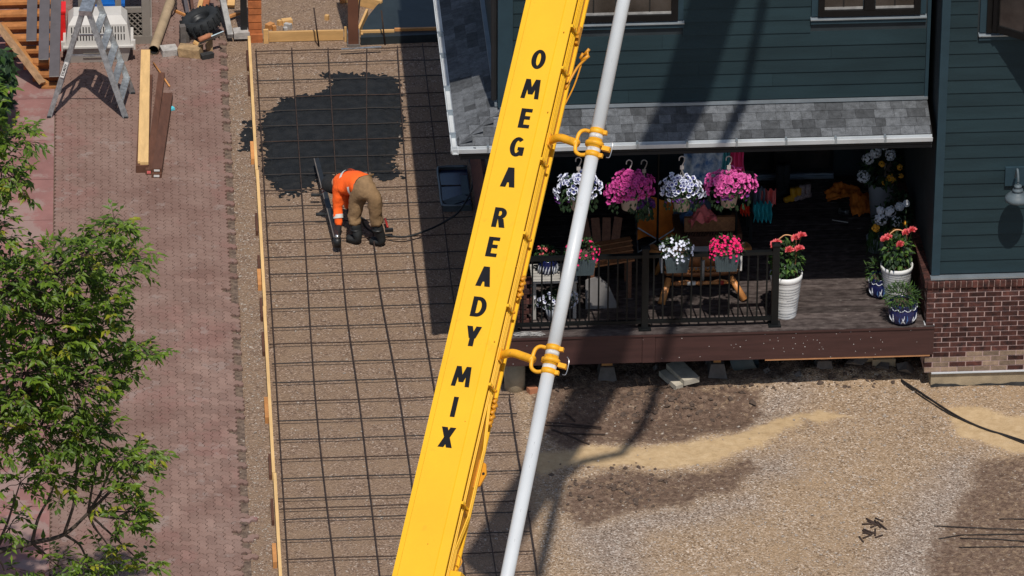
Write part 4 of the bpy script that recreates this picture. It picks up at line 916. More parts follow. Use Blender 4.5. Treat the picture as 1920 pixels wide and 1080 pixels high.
mb = MB(); frus(mb, CX0, CX1, CY0, CY1, .316, .60, .015, .055); frus(mb, CX0, CX1, CY0, CY1, .6, .70, .055, .13); up = mb.build('upper_shell', 'plastic_grey', car)
sl_ = Matrix.Rotation(math.radians(-8), 3, 'X')
for r_ in range(2):
    for k in range(19):
        if k in (9,): continue
        x = CX0+.1+k*(CX1-CX0-.2)/18; z = .43+r_*.105; y = CY0+.015+(z-.316)/.284*.04
        MB().box((x, y, z), (.014, .012, .078), sl_).build('vent_slot', 'dark', up)
for x in (CX0-.02, CX1+.02):
    MB().box((x, CY0+.06, .30), (.05, .05, .13)).build('latch', 'plastic_grey', car)
for z in (.13, .2): MB().box((b0.x+.45, CY0+.045-(z-.13)*.3, z), (.5, .012, .008)).build('moulding_groove', 'shed', car)
# grey plastic play shed with lattice
S0 = on(283, 84); shed = thing('plastic_shed', 'taupe plastic play shed with lattice panel behind the pet carrier', 'shed', (S0.x-.5, S0.y+.5, PT_))
X1 = S0.x+.02; Y0 = S0.y+.03
MB().box2((X1-.95, Y0, PT_), (X1, Y0+.06, .16)).build('base_rail', 'shed', shed); MB().box2((X1-.06, Y0+.061, PT_), (X1, Y0+1.3, .15)).build('base_rail', 'shed', shed)
for a, b in ((X1-.13, X1-.02), (X1-.48, X1-.40), (X1-.97, X1-.9)): MB().box2((a, Y0+.005, .161), (b, Y0+.09, 1.5)).build('corner_post', 'shed', shed)
MB().box2((X1-.08, Y0+.6, .151), (X1-.01, Y0+.7, 1.5)).build('corner_post', 'shed', shed)
MB().box2((X1-.40, Y0+.02, .50), (X1-.13, Y0+.07, .57)).build('mid_rail', 'shed', shed)
lat = MB().box2((X1-.40, Y0+.055, .16), (X1-.13, Y0+.065, .5)).build('lattice_shade', 'dark', shed)  # black sheet stands in for the shade behind the lattice
for k in range(7):
    for sg in (-1, 1):
        xx = X1-.265+(k-3)*.075; d2 = V((sg*.16, 0, .17)); a = V((xx, Y0+.04+.005*sg, .33))-d2; b = V((xx, Y0+.04+.005*sg, .33))+d2
        def clip(p, q):
            lo, hi = X1-.395, X1-.135; t0, t1 = 0, 1; dx = q.x-p.x
            ta, tb = sorted(((lo-p.x)/dx, (hi-p.x)/dx)); t0, t1 = max(0, ta), min(1, tb); return (p.lerp(q, t0), p.lerp(q, t1)) if t1-t0 > .1 else None
        c = clip(a, b)
        if c: MB().bar(c[0], c[1], .012, .022, (0, -1, 0)).build('lattice_strip', 'shed', lat)
MB().box2((X1-.9, Y0+.2, PT_), (X1-.48, Y0+1.2, 1.45)).build('interior_shade', 'dark', shed); MB().box2((X1-1.0, Y0, 1.5), (X1+.03, Y0+1.35, 1.56)).build('roof', 'shed', shed)  # black block stands in for the shade inside the shed
p = on(212, 60); one('storage_bin', MB().box2((-9.98, CY1+.08, PT_), (-9.55, CY1+.32, .60)).box2((-9.995, CY1+.07, .601), (-9.535, CY1+.33, .64)), 'blue_plastic', 'blue plastic bin just behind the pet carrier', 'bin')
one('storage_bin', MB().box2((-10.58, CY1-.18, PT_), (-10.46, CY1+.25, .52)), 'blue_plastic', 'narrow dark blue bin beside the red tub at the top left', 'bin')
one('plastic_tub', MB().box2((-10.455, CY1-.1, PT_), (-10.33, CY1+.2, .60)).box2((-10.46, CY1-.11, .601), (-10.32, CY1+.21, .63)), 'red_plastic', 'bright red plastic tub between blue bin and pet carrier', 'tub')

# heap of cedar steps with dark composite boards
st0 = on(95, 166, .05); steps = thing('cedar_steps', 'dismantled orange cedar steps with dark boards laid on top, left of the ladder', 'steps', (st0.x-.4, st0.y+.6, .045))
stp = V((-.035, .155, .105)); 
for k in range(12):
    c = st0+stp*k; x1 = st0.x+.10+.015*(k % 2); x0 = c.x-.12-.082*k
    MB().box2((x0, c.y, c.z-.02), (x1, c.y+.15, c.z+.02)).build('tread', 'tread_wood', steps)
    MB().box2((x0, c.y+.05, c.z-.10), (x1-.01, c.y+.075, c.z-.021)).build('riser', 'cedar', steps)
u_ = (V((0, .155, .105))).normalized(); nn = V((0, -.105, .155)).normalized()
a, b = on(80, 156, .12), on(-6, 45, .75); MB().bar(a, b, .04, .14, (-.6, -.6, .5)).build('beam', 'old_wood', steps)
MB().bar(a+V((.05, .1, -.06)), b+V((.07, .12, -.08)), .03, .13, (-.6, -.6, .5)).build('beam', 'lumber_orange', steps)
for x, y, L_, zz in ((61, 80, 1.5, .50), (84, 115, 1.6, .36), (104, 147, 1.5, .20)):
    p = G(x-2, y, zz)+nn*.05; MB().bar(p, p+u_*L_+V((.05, 0, 0)), .135, .025, nn).build('composite_board', 'grey_board', steps); MB().bar(p-u_*.006, p-u_*.001+V((0, 0, 0)), .132, .02, nn).build('cut_end', 'grey_plank', steps)
a, b = G(38, 40, .55), G(46, -60, 1.0); MB().bar(a, b, .05, .09, nn).build('beam', 'lumber_x', steps); MB().box((a.x-.12, a.y+.02, a.z-.03), (.22, .1, .1), Matrix.Rotation(.3, 3, 'Z')).build('broken_end', 'lumber_x', steps)
for k in (.03, .55): MB().tube([steps.location+V((-.1-.5*k, .3+k, 0)), steps.location+V((-.1-.5*k, .3+k, .25+.8*k))], .04, 8).build('prop', 'post_wood', steps)
# cardboard tube
a, b = on(288, 94, .115), on(327, -18, .115); tb = thing('carpet_tube', 'long tan cardboard tube lying on the pavers with its open end facing the camera', 'tube', (a+b)/2-V((0, 0, .07)))
MB().tube([a, b], .066, 20, cap=False).build('tube_wall', 'cardboard', tb, True); mb = MB(); mb.tube([a+(b-a).normalized()*.002, a+(b-a)*.3], .057, 20, cap=False); mb.build('inner_wall', 'dark', tb, True)  # inside coloured black in place of the shade within the tube
# tyre
c_ = on(377, 40, .27); ax_ = V((-.34, -.04, .92)).normalized(); ty = thing('tyre', 'black knobbly spare tyre lying tilted on a rubble heap', 'tyre', (c_.x, c_.y, PT_))
MB().lathe([(.15, -.07), (.22, -.1), (.262, -.075), (.272, -.03), (.272, .03), (.262, .075), (.22, .10), (.15, .075), (.135, .05), (.13, -.03)], c_, 36, axis=ax_, capb=False).build('carcass', 'rubber', ty, True)
MB().lathe([(.145, .05), (.12, .03), (.115, -.01), (.06, .0), (.05, .02), (.0, .02)], c_, 28, axis=ax_, capb=False).build('rim', 'tool_black', ty, True)
d0, a1, b1_ = frame(ax_, (0, 1, 0)); mb = MB()
for k in range(34):
    t = k*2*math.pi/34; rd = a1*math.cos(t)+b1_*math.sin(t); mb.box(c_+rd*.272+ax_*(.045 if k % 2 else -.045), (.02, .028, .085), Matrix((rd, ax_.cross(rd), ax_)).transposed())
mb.build('tread_lugs', 'rubber', ty)
# rubble heap pieces under the tyre, the tyre rests on these
def block(name, x, y, d, rz, m_, label, cat, zb=PT_, tilt=0):
    p = on(x, y); R3 = Matrix.Rotation(rz, 3, 'Z') @ Matrix.Rotation(tilt, 3, 'X'); mb = MB(); jit = MB(); jit.box((0, 0, 0), d)
    mb.add([R3 @ (v+V((RU(-.06, .06)*d[0], RU(-.06, .06)*d[1], RU(-.05, .05)*d[2]))*.8)+V((p.x, p.y+d[1]*.4, zb+d[2]/2+abs(math.sin(tilt))*d[1]*.45)) for v in jit.v], jit.f); return one(name, mb, m_, label, cat)
block('concrete_block', 343, 88, (.075, .1, .30), .15, 'concrete_dk', 'upright narrow concrete block under the left of the tyre', 'block')
block('concrete_block', 352, 80, (.06, .08, .16), -.2, 'concrete_dk', 'short concrete block next to the upright narrow one', 'block')
block('concrete_block', 360, 78, (.09, .09, .22), .1, 'concrete_dk', 'concrete block propping the middle of the tyre', 'block')
block('concrete_block', 393, 95, (.09, .12, .20), .0, 'stone_tan', 'tan concrete block below the blue metal sheet', 'block')
o_ = block('hollow_stone', 357, 108, (.29, .20, .12), -.25, 'stone_tan', 'tan square stone with a dished hole in front of the tyre', 'stone'); p = on(362, 94); MB().lathe([(.035, 0), (.03, .004)], (p.x, p.y+.04, PT_+.118), 12, capt=True).build('dished_hole', 'soil', o_)
block('field_stone', 317, 105, (.22, .20, .09), .2, 'stone_grey', 'flat pale grey stone beside the tube end', 'stone')
block('dark_stone', 388, 111, (.17, .09, .07), .35, 'tar', 'blackened stone in front of the tan block', 'stone')
block('edge_stone', 452, 72, (.2, .18, .09), .1, 'stone_grey', 'grey paving stone beside the cedar fence end', 'stone')
p0, p1 = on(374, 80, .24), on(417, 62, .30); ms = one('metal_sheet', MB().bar(p0, p1, .012, .16, (0, -.6, .5)), 'metal_blue', 'bent bluish metal sheet sticking out under the tyre', 'metal sheet')
tubething('clay_pipe', [on(373, 75, .30), on(394, 66, .33)], .035, 'clay', 'short terracotta pipe on the metal sheet', 'pipe', n=12)
one('wood_chunk', MB().bar(on(363, 78, .2), on(373, 84, .16), .05, .03), 'lumber_x', 'splintered pale wood piece beside the terracotta pipe', 'wood')
def plank(pa, pb, w_, h_, m_, label, up=(0, 0, 1)): return one('plank', MB().bar(pa, pb, w_, h_, up), m_, label, 'plank')
plank(on(432, 68, .10), on(412, -25, .42), .075, .07, 'grey_plank', 'weathered grey-white plank leaning right of the tyre')
plank(on(352, 28, .1), on(344, -20, .25), .05, .05, 'grey_board', 'leftmost grey-brown stick of the scrap heap behind the tyre')
plank(on(362, 24, .1), on(355, -30, .3), .04, .06, 'brown_board', 'dark stick leaning behind the tyre, second from left')
plank(on(374, 15, .2), on(385, -30, .4), .06, .03, 'lumber_x', 'pale narrow board behind the tyre')
plank(on(384, 12, .2), on(397, -30, .42), .09, .03, 'cedar', 'reddish cedar board behind the tyre')
plank(on(433, 12, .05), on(436, -25, .2), .1, .05, 'lumber_x', 'tan board standing behind the grey-white plank')
plank(on(352, 30, PT_+.02), on(328, 20, PT_+.02), .03, .03, 'lumber_orange', 'thin orange stick on the pavers left of the tyre')
plank(on(427, 32, PT_+.02), on(450, 24, PT_+.02), .05, .03, 'lumber_orange', 'short orange stick right of the grey-white plank')
tubething('bent_rod', bez([on(309, 40, PT_+.02), on(325, 18, PT_+.1), on(331, 6, PT_+.1), on(323, -8, PT_+.1)], 5), .012, 'rebar', 'bent rusty rod beside the cardboard tube', 'rod')
# cedar clad fence end
f0 = G(466, 77); f1 = G(491, 77); fen = thing('cedar_fence', 'end of a cedar slat fence stacked from short orange boards', 'fence', ((f0.x+f1.x)/2, f0.y+.1, 0))
MB().box2((f0.x+.02, f0.y+.045, 0), (f1.x-.01, f0.y+.14, 1.75)).build('post', 'post_wood', fen); z = .04; k = 0
while z < 1.7:
    h_ = RU(.085, .125); MB().box2((f0.x+RU(0, .008), f0.y+RU(0, .012), z), (f1.x+RU(-.004, .006), f0.y+.043, z+h_-.012)).build('board', 'cedar', fen); z += h_; k += 1
MB().box2((f0.x-.10, f0.y+.06, 0), (f0.x-.012, f0.y+.13, 1.6)).build('side_post', 'tool_black', fen)
# lumber pile
pa, pb = on(267, 316, .05), on(272, 99, .05)
def lum(xa, ya, xb, yb, z, w_, h_, m_, label, tag=None):
    a, b = G(xa, ya, z+h_), G(xb, yb, z+h_); a.z = b.z = z+h_/2; o = one('plank', MB().bar(a, b, w_, h_), m_, label, 'plank', 'lumber lying on the pavers')
    if tag: d_ = (b-a).normalized(); s_ = V((d_.y, -d_.x, 0)); MB().bar(a-d_*.003-s_*w_*.28, a-d_*.003+s_*w_*.28, .003, h_*.5).build('end_tag', tag, o)
    return o
lum(266, 311, 275, 140, PT_, .155, .10, 'brown_board', 'brown timber underneath the pale yellow planks')
lum(270.5, 304, 274, 93, PT_+.102, .105, .038, 'lumber', 'wider pale yellow plank on top of the brown timber')
lum(260.5, 302, 266.5, 93, PT_+.102, .03, .034, 'lumber', 'narrow pale strip beside the wider yellow plank')
lum(279, 318, 303, 136, PT_, .085, .075, 'brown_board', 'narrow dark brown board in the middle of the lumber pile', 'fabric_red')
lum(293.5, 326, 315, 178, PT_, .128, .058, 'brown_board', 'lower of the two wide reddish boards at the right of the pile', 'cushion')
lum(294, 316, 314.5, 174, PT_+.060, .128, .052, 'brown_board', 'upper of the two wide reddish boards at the right of the pile', 'cushion')
tubething('wooden_stake', [on(288, 118, PT_+.02), on(304, 141, PT_+.02), on(318, 162, PT_+.015)], .012, 'lumber_orange', 'thin orange stake with a hooked end lying beyond the brown boards', 'stake')
p = on(322, 202, PT_+.03); one('cyan_tag', MB().box((p.x, p.y, PT_+.02), (.06, .07, .03), Matrix.Rotation(.4, 3, 'Z')), 'cyan_tag', 'small cyan plastic tag beside the reddish boards', 'tag')

# ------------------------------------------------------------------ porch things
def D(x, y): return G(x, y, DZ)
def puff(mbl, c, R_, n, L_, w_, droop=.3, mis=(0,), zmin=-.7):
    for _ in range(n):
        d = unit()
        if d.z < zmin: d.z = -d.z
        p = c+V((d.x*R_.x, d.y*R_.y, d.z*R_.z))*RU(.55, 1.0); dd = (d+V((RU(-.6, .6), RU(-.6, .6), RU(-.8, .3)-droop)))
        mbl.leaf(p, dd, d+V((0, 0, .6)), L_*RU(.7, 1.3), w_*RU(.8, 1.2), random.choice(mis))
def basket(px, py, hooky, rx, rz, petal, throat, n, label, sec=None, tilt=0, Y=.11, skew=0, tr_=.45, ps=1, pm='pot_taupe'):
    c = W(px, py, Y); top = W(px, hooky, Y); b = thing('hanging_basket', label, 'hanging basket', (c.x, c.y, c.z-.25), 'flower baskets hanging along the porch beam')
    MB().lathe([(.085*ps, -.27*ps), (.115*ps, -.09*ps), (.122*ps, -.085*ps), (.122*ps, -.07*ps), (.11*ps, -.07*ps)], c, 24).build('pot', pm, b, True)
    h = MB(); h.tube(bez([top+V((-.035, 0, -.02)), top+V((-.03, 0, .02)), top+V((0, 0, .035)), top+V((.03, 0, .01)), top+V((.025, 0, -.03)), top+V((.0, 0, -.09))], 5), .007, 6)
    h.box(top+V((0, 0, -.11)), (.045, .01, .05)); h.build('hook', 'pot_taupe', b)
    for k in range(4):
        t = k*1.571+.5; MB().tube([top+V((0, 0, -.13)), c+V((math.cos(t)*.11, math.sin(t)*.11, -.08))], .003, 5).build('hanger_wire', 'pot_taupe', b)
    Rv = V((rx, rx*.62, rz)); fol = MB(); puff(fol, c+V((0, 0, -.02)), Rv*.9, 420, .05, .028, .3, (0, 0, 1)); fol.build('foliage', ['leaf_dark', 'leaf'], b)['kind'] = 'stuff'
    fl = MB()
    for _ in range(n):
        d = unit()
        if d.z < -.45: d.z *= -1
        if d.y > .3: d.y = -d.y
        lump = 1+.28*noise.noise((d.x*1.7+px, d.y*1.7, d.z*1.7)); p = c+V((d.x*Rv.x, d.y*Rv.y, d.z*Rv.z-.05*max(0, -d.x)*skew))*RU(.86, 1.06)*1.0; p = c+(p-c)*lump
        nn_ = (d+V((RU(-.5, .5), RU(-.5, .2), RU(-.3, .5)))).normalized()
        if sec and (d.z < -.15 and random.random() < sec[1]): fl.flower(p+V((0, 0, -.05)), nn_, RU(.018, .026), 2, 1)
        else: fl.flower(p, nn_, RU(.026, .036), 0, 1, .35, tr_)
    fl.build('blossoms', [petal, throat, sec[0] if sec else petal], b)['kind'] = 'stuff'
    # trailing stems
    tr = MB()
    for _ in range(60):
        t = RU(0, 6.28); p = c+V((math.cos(t)*rx*.8, math.sin(t)*rx*.5-.02, -rz*.55)); tr.leaf(p+V((0, 0, -RU(0, .12))), (RU(-.4, .4), RU(-.4, .2), -1), (0, -1, .2), .06, .03, 0)
    tr.build('trailing_leaves', ['leaf_dark'], b)['kind'] = 'stuff'
basket(1085, 352, 300, .27, .20, 'white_petal', 'navy_throat', 120, 'white and blue petunia basket partly hidden behind the white pipe', ('violet', .3), tr_=.64)
basket(1180, 352, 305, .285, .21, 'magenta', 'pink_dark', 230, 'full magenta petunia basket, the first right of the white pipe', skew=1)
basket(1279, 353, 298, .255, .18, 'white_petal', 'navy_throat', 120, 'white and blue petunia basket between the two pink ones', ('violet', .5), tr_=.64)
basket(1367, 346, 298, .30, .19, 'pink', 'pink_dark', 190, 'light pink petunia basket, rightmost on the beam', ('violet', .4))
basket(1208, 382, 305, .12, .09, 'violet', 'navy_throat', 50, 'small dark violet flower basket hanging lower behind the magenta one', None, Y=.55, ps=.6, pm='tool_black')

# rail troughs
def trough(px, py, petal, n, label, rx=.2, rz=.13, dens=260, pm='trough'):
    c = W(px, py, RY+.01); t = thing('rail_planter', label, 'planter', (c.x, RY, DZ+.78), 'planters sitting on the railing')
    mb = MB(); mb.add([(c.x-.12, RY-.13, DZ+.80), (c.x+.12, RY-.13, DZ+.80), (c.x+.12, RY+.13, DZ+.80), (c.x-.12, RY+.13, DZ+.80), (c.x-.15, RY-.15, DZ+1.01), (c.x+.15, RY-.15, DZ+1.01), (c.x+.15, RY+.15, DZ+1.01), (c.x-.15, RY+.15, DZ+1.01)], MB.BOXF); mb.build('trough', pm, t)
    for s_ in range(-4, 5):
        x = c.x+s_*.029; MB().bar((x*1-s_*.002, RY-.134, DZ+.805), (x+s_*.002, RY-.152, DZ+.985), .006, .005, (0, -1, 0)).build('rib', pm, t)
    MB().box2((c.x-.13, RY-.13, DZ+1.011), (c.x+.13, RY+.13, DZ+1.02)).build('soil', 'soil', t)
    c = V((c.x, RY-.02, DZ+1.08)); f = MB(); puff(f, c, V((rx, .15, rz)), dens, .055, .016, .2, (0, 1)); f.build('foliage', ['leaf', 'leaf_dark'], t)['kind'] = 'stuff'
    fl = MB()
    for _ in range(n):
        d = unit()
        if d.z < -.2: d.z *= -1
        if d.y > .2: d.y *= -1
        p = c+V((d.x*rx, d.y*.17, d.z*rz+(-.10 if random.random() < .35 else 0)))*1.0; fl.flower(p, d+V((0, -.4, .3)), RU(.014, .021), 0, 0, .3)
    fl.build('blossoms', [petal], t)['kind'] = 'stuff'
    return t
trough(1268, 470, 'white_petal', 75, 'planter of small white flowers on the railing left of the middle')
trough(1361, 467, 'hotpink', 120, 'planter of hot pink flowers on the railing')
trough(1092, 470, 'hotpink', 40, 'planter with pink flowers on the railing right beside the white pipe')

# rose pots
def rosepot(px, py, r_, h_, label, grp, blooms=6, htop=.5):
    b = D(px, py); t = thing('rose_planter', label, 'planter', (b.x, b.y, DZ), grp)
    prof = []; n = 13
    for k in range(n):
        z = h_*.86*k/n; rr = r_*.68+(r_*.27)*k/n; prof += [(rr, z), (rr+.004, z+.008), (rr+.004, z+h_*.86/n-.006)]
    prof += [(r_*.97, h_*.87), (r_, h_*.88), (r_*1.02, h_), (r_*.95, h_), (r_*.93, h_-.05)]
    pot = MB().lathe(prof, (b.x, b.y, DZ), 32).build('pot', 'pot_white', t, True)
    for k in range(1, n):
        z = h_*.86*k/n; rr = r_*.68+r_*.27*k/n; a0 = RU(0, 6); MB().tube([(b.x+math.cos(a0+q*.25)*(rr+.0035), b.y+math.sin(a0+q*.25)*(rr+.0035), DZ+z+.002*math.sin(q)) for q in range(20)], .0022, 4).build('groove', 'pot_line', pot)
    MB().lathe([(r_*.93, 0), (0, .01)], (b.x, b.y, DZ+h_-.06), 20, capb=False).build('soil', 'soil', t)
    c = V((b.x, b.y, DZ+h_+.14)); f = MB(); puff(f, c, V((r_*.95, r_*.9, .26)), 340, .075, .046, .2, (0, 1, 2)); f.build('foliage', ['leaf', 'leaf_dark', 'leaf_b'], t)['kind'] = 'stuff'
    st = MB(); zt = DZ+h_+htop; st.tube(bez([(b.x-.10, b.y, DZ+h_-.06), (b.x-.11, b.y, zt-.12), (b.x-.06, b.y, zt-.02), (b.x, b.y, zt), (b.x+.07, b.y, zt-.03), (b.x+.11, b.y, zt-.12), (b.x+.10, b.y, DZ+h_-.06)], 5), .007, 6); st.build('hoop', 'rose_hoop', t)
    for k in range(blooms):
        a0 = k*2.4; q = V((b.x+math.cos(a0)*r_*.85, b.y-.05+math.sin(a0)*.06, zt-.06-.05*(k % 3)+(.06 if k == 0 else 0))); bl_ = MB()
        for i in range(34):
            d = unit(); d.z = abs(d.z); bl_.leaf(q+d*.016, d+V((0, 0, .4)), d.cross(V((.3, .5, .2))), .054, .05, 0, .4)
        bl_.build('bloom', 'rose', t)
        MB().tube([q, V((b.x+math.cos(a0)*.04, b.y, DZ+h_))], .004, 5).build('stem', 'leaf', t)
    return t
defm('rose_hoop', (.62, .33, .16), .6)
rosepot(1472, 590, .192, .57, 'tall white ribbed planter with coral roses beside the right railing post', 'white rose planters', 6, .50)
rosepot(1679, 560, .192, .47, 'white ribbed planter with coral roses near the brick ledge', 'white rose planters', 5, .46)
# blue and white glazed vases
def vase(px, py, r_, h_, label, plant, seed):
    b = D(px, py); t = thing('glazed_vase', label, 'vase', (b.x, b.y, DZ), 'navy glazed vases')
    v = MB().lathe([(r_*.62, 0), (r_*.85, h_*.12), (r_, h_*.42), (r_*.97, h_*.68), (r_*.86, h_*.92), (r_*.9, h_), (r_*.8, h_), (r_*.78, h_*.9)], (b.x, b.y, DZ), 36).build('body', 'navy', t, True)
    def sp(a, z): 
        q = z/h_; rr = r_*(.66+.34*math.sin(min(1, q/.45)*1.57)) if q < .45 else r_*(1-.12*((q-.45)/.5)**2)
        return V((b.x+math.cos(a)*(rr+.003), b.y+math.sin(a)*(rr+.003), DZ+z))
    for k in range(12):      # white scallop band
        a0 = k*math.pi/6; MB().tube([sp(a0+t_*math.pi/6, h_*(.86-.09*math.sin(t_*math.pi))) for t_ in (0, .2, .4, .6, .8, 1)], .005, 5).build('glaze_scallop', 'glaze_white', v)
    for k in range(4):
        a0 = -2.45+k*.5+.1*(k % 2)
        for s_ in (-1, 1):
            pts = [sp(a0+s_*.17*math.sin(q*1.9)+.12*q*(1 if k % 2 else -1), h_*(.12+(.42+.06*s_)*q)) for q in (0, .25, .5, .75, 1)]; MB().tube(pts, [.002, .007, .009, .005, .002], 6).build('glaze_leaf', 'glaze_white' if (k+s_) % 3 else 'glaze_blue', v)
    MB().lathe([(r_*.79, 0), (0, .005)], (b.x, b.y, DZ+h_*.9), 20, capb=False).build('soil', 'soil', t)
    f = MB(); puff(f, V((b.x-.02, b.y, DZ+h_+.06)), V((r_*1.15, r_*1.05, .15)), plant, .07, .014, .0, (0, 1, 2)); f.build('foliage', ['leaf', 'leaf_b', 'leaf_dark'], t)['kind'] = 'stuff'
vase(1692, 602, .178, .27, 'navy vase with white leaf pattern and feathery green plant at the deck front', 620, 1)
vase(1650, 553, .15, .26, 'navy patterned vase half hidden behind the white rose planter', 200, 2)
# tall grey planters with hydrangeas
def tallpot(px, py, r_, h_, label, lf):
    b = D(px, py); t = thing('tall_planter', label, 'planter', (b.x, b.y, DZ), 'tall grey planters along the brick ledge')
    MB().lathe([(r_*.66, 0), (r_*.97, h_*.97), (r_, h_), (r_*.9, h_), (r_*.88, h_-.05)], (b.x, b.y, DZ), 28).build('pot', 'pot_grey', t, True); MB().lathe([(r_*.88, 0), (0, .005)], (b.x, b.y, DZ+h_-.06), 20, capb=False).build('soil', 'soil', t)
    f = MB(); puff(f, V((b.x, b.y, DZ+h_+.16)), V((r_*1.5, r_*1.2, .25)), 260, .09, .05, .2, (0, 0, 1)); f.build('foliage', ['leaf_dark', 'leaf'], t)['kind'] = 'stuff'
    for k, (dx, dz, m_, rr) in enumerate(lf):
        q = V((b.x+dx, b.y-.12, DZ+h_+dz)); m2 = MB()
        for i in range(70 if m_ == 'hydrangea' else 45): d = unit(); d.y = -abs(d.y) if random.random() < .7 else d.y; m2.flower(q+d*rr*RU(.8, 1), d, .017, 0, 0, .2)
        m2.build('bloom', m_, t)['kind'] = 'stuff'; MB().tube([q, V((b.x, b.y, DZ+h_))], .005, 5).build('stem', 'leaf_dark', t)
tallpot(1650, 415, .17, .55, 'tall grey planter with white hydrangeas and golden blooms at the back of the porch', [(-.19, .38, 'hydrangea', .075), (-.10, .46, 'hydrangea', .07), (.08, .42, 'hydrangea', .07), (-.24, .14, 'hydrangea', .085), (.10, .10, 'golden', .06), (.03, .06, 'golden', .05), (.2, .25, 'golden', .035), (-.02, .30, 'golden', .035), (.22, .13, 'golden', .03), (0, .55, 'hydrangea', .05)])
tallpot(1668, 492, .15, .36, 'second grey planter of white hydrangeas directly behind the rose planter', [(-.14, .30, 'hydrangea', .08), (-.03, .40, 'hydrangea', .07), (.08, .46, 'hydrangea', .055), (.05, .26, 'hydrangea', .07), (-.2, .18, 'golden', .05), (.02, .12, 'golden', .06), (.14, .22, 'golden', .04), (.16, .5, 'hydrangea', .04), (-.15, .42, 'hydrangea', .05)])
b = D(1640, 470); f = MB()
for _ in range(140): f.leaf(V((b.x+RU(-.09, .09), b.y-RU(0, .1), DZ+RU(.2, .38))), (RU(-.3, .3), -.2, -1), (0, -1, 0), RU(.12, .3), .012, 0)
gr = thing('grass_pot', 'trailing dark grass in a low pot left of the second grey planter', 'plant', (b.x, b.y, DZ)); f.build('blades', ['leaf'], gr)['kind'] = 'stuff'; MB().lathe([(.08, 0), (.11, .2), (.1, .2)], (b.x, b.y, DZ), 18, capt=True).build('pot', 'pot_grey', gr, True)
p = D(1715, 470); tr = MB(); puff(tr, V((-.22, 1.7, DZ+.65)), V((.16, .3, .28)), 240, .06, .045, .1, (0,)); sh_ = thing('dark_shrub', 'dark leafy potted shrub in shade against the side wall', 'plant', (-.22, 1.7, DZ)); tr.build('foliage', ['leaf_dark'], sh_)['kind'] = 'stuff'; MB().lathe([(.1, 0), (.14, .38), (.12, .38)], (-.24, 1.7, DZ), 18, capt=True).build('pot', 'pot_grey', sh_, True); MB().tube([(-.24, 1.7, DZ+.36), (-.22, 1.7, DZ+.7)], .012, 6).build('stem', 'bark', sh_)

# rattan loveseat seen from behind
lv = thing('rattan_chair', 'wide honey rattan chair seen from behind the railing, legs splayed', 'chair', (-2.68, 1.05, DZ)); cx = -2.68
fl_, fr_ = D(1240, 573), D(1396, 565)
for f_, tp in ((fl_, V((cx-.40, .86, DZ+.68*.40))), (fr_, V((cx+.34, .86, DZ+.68*.40)))): MB().tube([f_+V((0, 0, .02)), tp], [.045, .036], 12).build('rear_leg', 'rattan', lv, True)
for s_ in (-1, 1): MB().tube([(cx+s_*.5, 1.5, DZ), (cx+s_*.42, 1.4, DZ+.68*.4)], .032, 10).build('front_leg', 'rattan', lv, True)
arc = [V((cx+.43*math.sin(t)*1.06, .92+.10*(1-math.cos(t)*1), 0)) for t in [(-1.25+2.5*k/16) for k in range(17)]]
def backband(z0, z1, name, m_, out=0):
    mb = MB(); n = len(arc); mb.add([V((p.x, p.y-out*.06, DZ+.68*z0)) for p in arc]+[V((cx+(p.x-cx)*1.06, p.y-.06-out*.06, DZ+.68*z1)) for p in arc], [(i, i+1, n+i+1, n+i) for i in range(n-1)]); o = mb.build(name, m_, lv, True); so_ = o.modifiers.new('t', 'SOLIDIFY'); so_.thickness = .02; return o
backband(.36, .47, 'lower_back', 'wicker'); bb = backband(.56, .84, 'upper_back', 'wicker')
for k in range(24):      # open lattice row
    for s_ in (-1, 1):
        t = -1.2+2.4*(k+.5)/24; t2 = t+s_*.07; p = V((cx+.455*math.sin(t), .92+.1*(1-math.cos(t)), DZ+.68*.465)); q = V((cx+.455*math.sin(t2)*1.03, .92+.1*(1-math.cos(t2))-.03, DZ+.68*.565)); MB().tube([p, q], .008, 5).build('lattice_cane', 'rattan', lv)
MB().tube([V((cx+(p.x-cx)*1.07, p.y-.065, DZ+.68*.85)) for p in arc], .022, 8).build('top_roll', 'rattan', lv, True)
MB().tube([(cx-.42, .86, DZ+.68*.29), (cx+.36, .86, DZ+.68*.29)], .022, 10).build('rear_stretcher', 'rattan', lv, True)
for x in (-.33, -.05, .2): MB().tube([(cx+x, .86, DZ+.68*.29), (cx+x+.06, .86, DZ+.68*.29)], .03, 10).build('binding', 'red_paint' if x > 0 else 'wicker', lv, True)
MB().tube([(cx-.18, .86, DZ+.68*.29), (cx-.08, .86, DZ+.68*.29)], .027, 10).build('binding', 'cushion', lv, True)
for s_ in (-1, 1): MB().tube(bez([(cx+s_*.1, .86, DZ+.68*.29), (cx+s_*.2, .86, DZ+.68*.345), (cx+s_*.33, .86, DZ+.68*.3)], 4), .01, 6).build('bow_brace', 'rattan', lv)
MB().box2((cx-.42, .95, DZ+.68*.38), (cx+.42, 1.5, DZ+.68*.47)).build('seat', 'wicker', lv); MB().tube([(cx, .80, DZ+.68*.4), (cx, .78, DZ+.68*.8)], .02, 8).build('back_post', 'grey_plank', lv, True)
for s_ in (-1, 1): MB().tube(bez([(cx+s_*.44, .95, DZ+.68*.84), (cx+s_*.58, 1.1, DZ+.68*.75), (cx+s_*.55, 1.4, DZ+.68*.62), (cx+s_*.44, 1.45, DZ+.68*.42)], 5), .035, 10).build('arm', 'rattan', lv, True); MB().box((cx+s_*.47, 1.1, DZ+.68*.6), (.03, .3, .22)).build('side_cushion', 'cushion', lv)
MB().box2((cx-.36, .97, DZ+.68*.471), (cx+.36, 1.45, DZ+.68*.56)).build('cushion', 'cushion', lv)
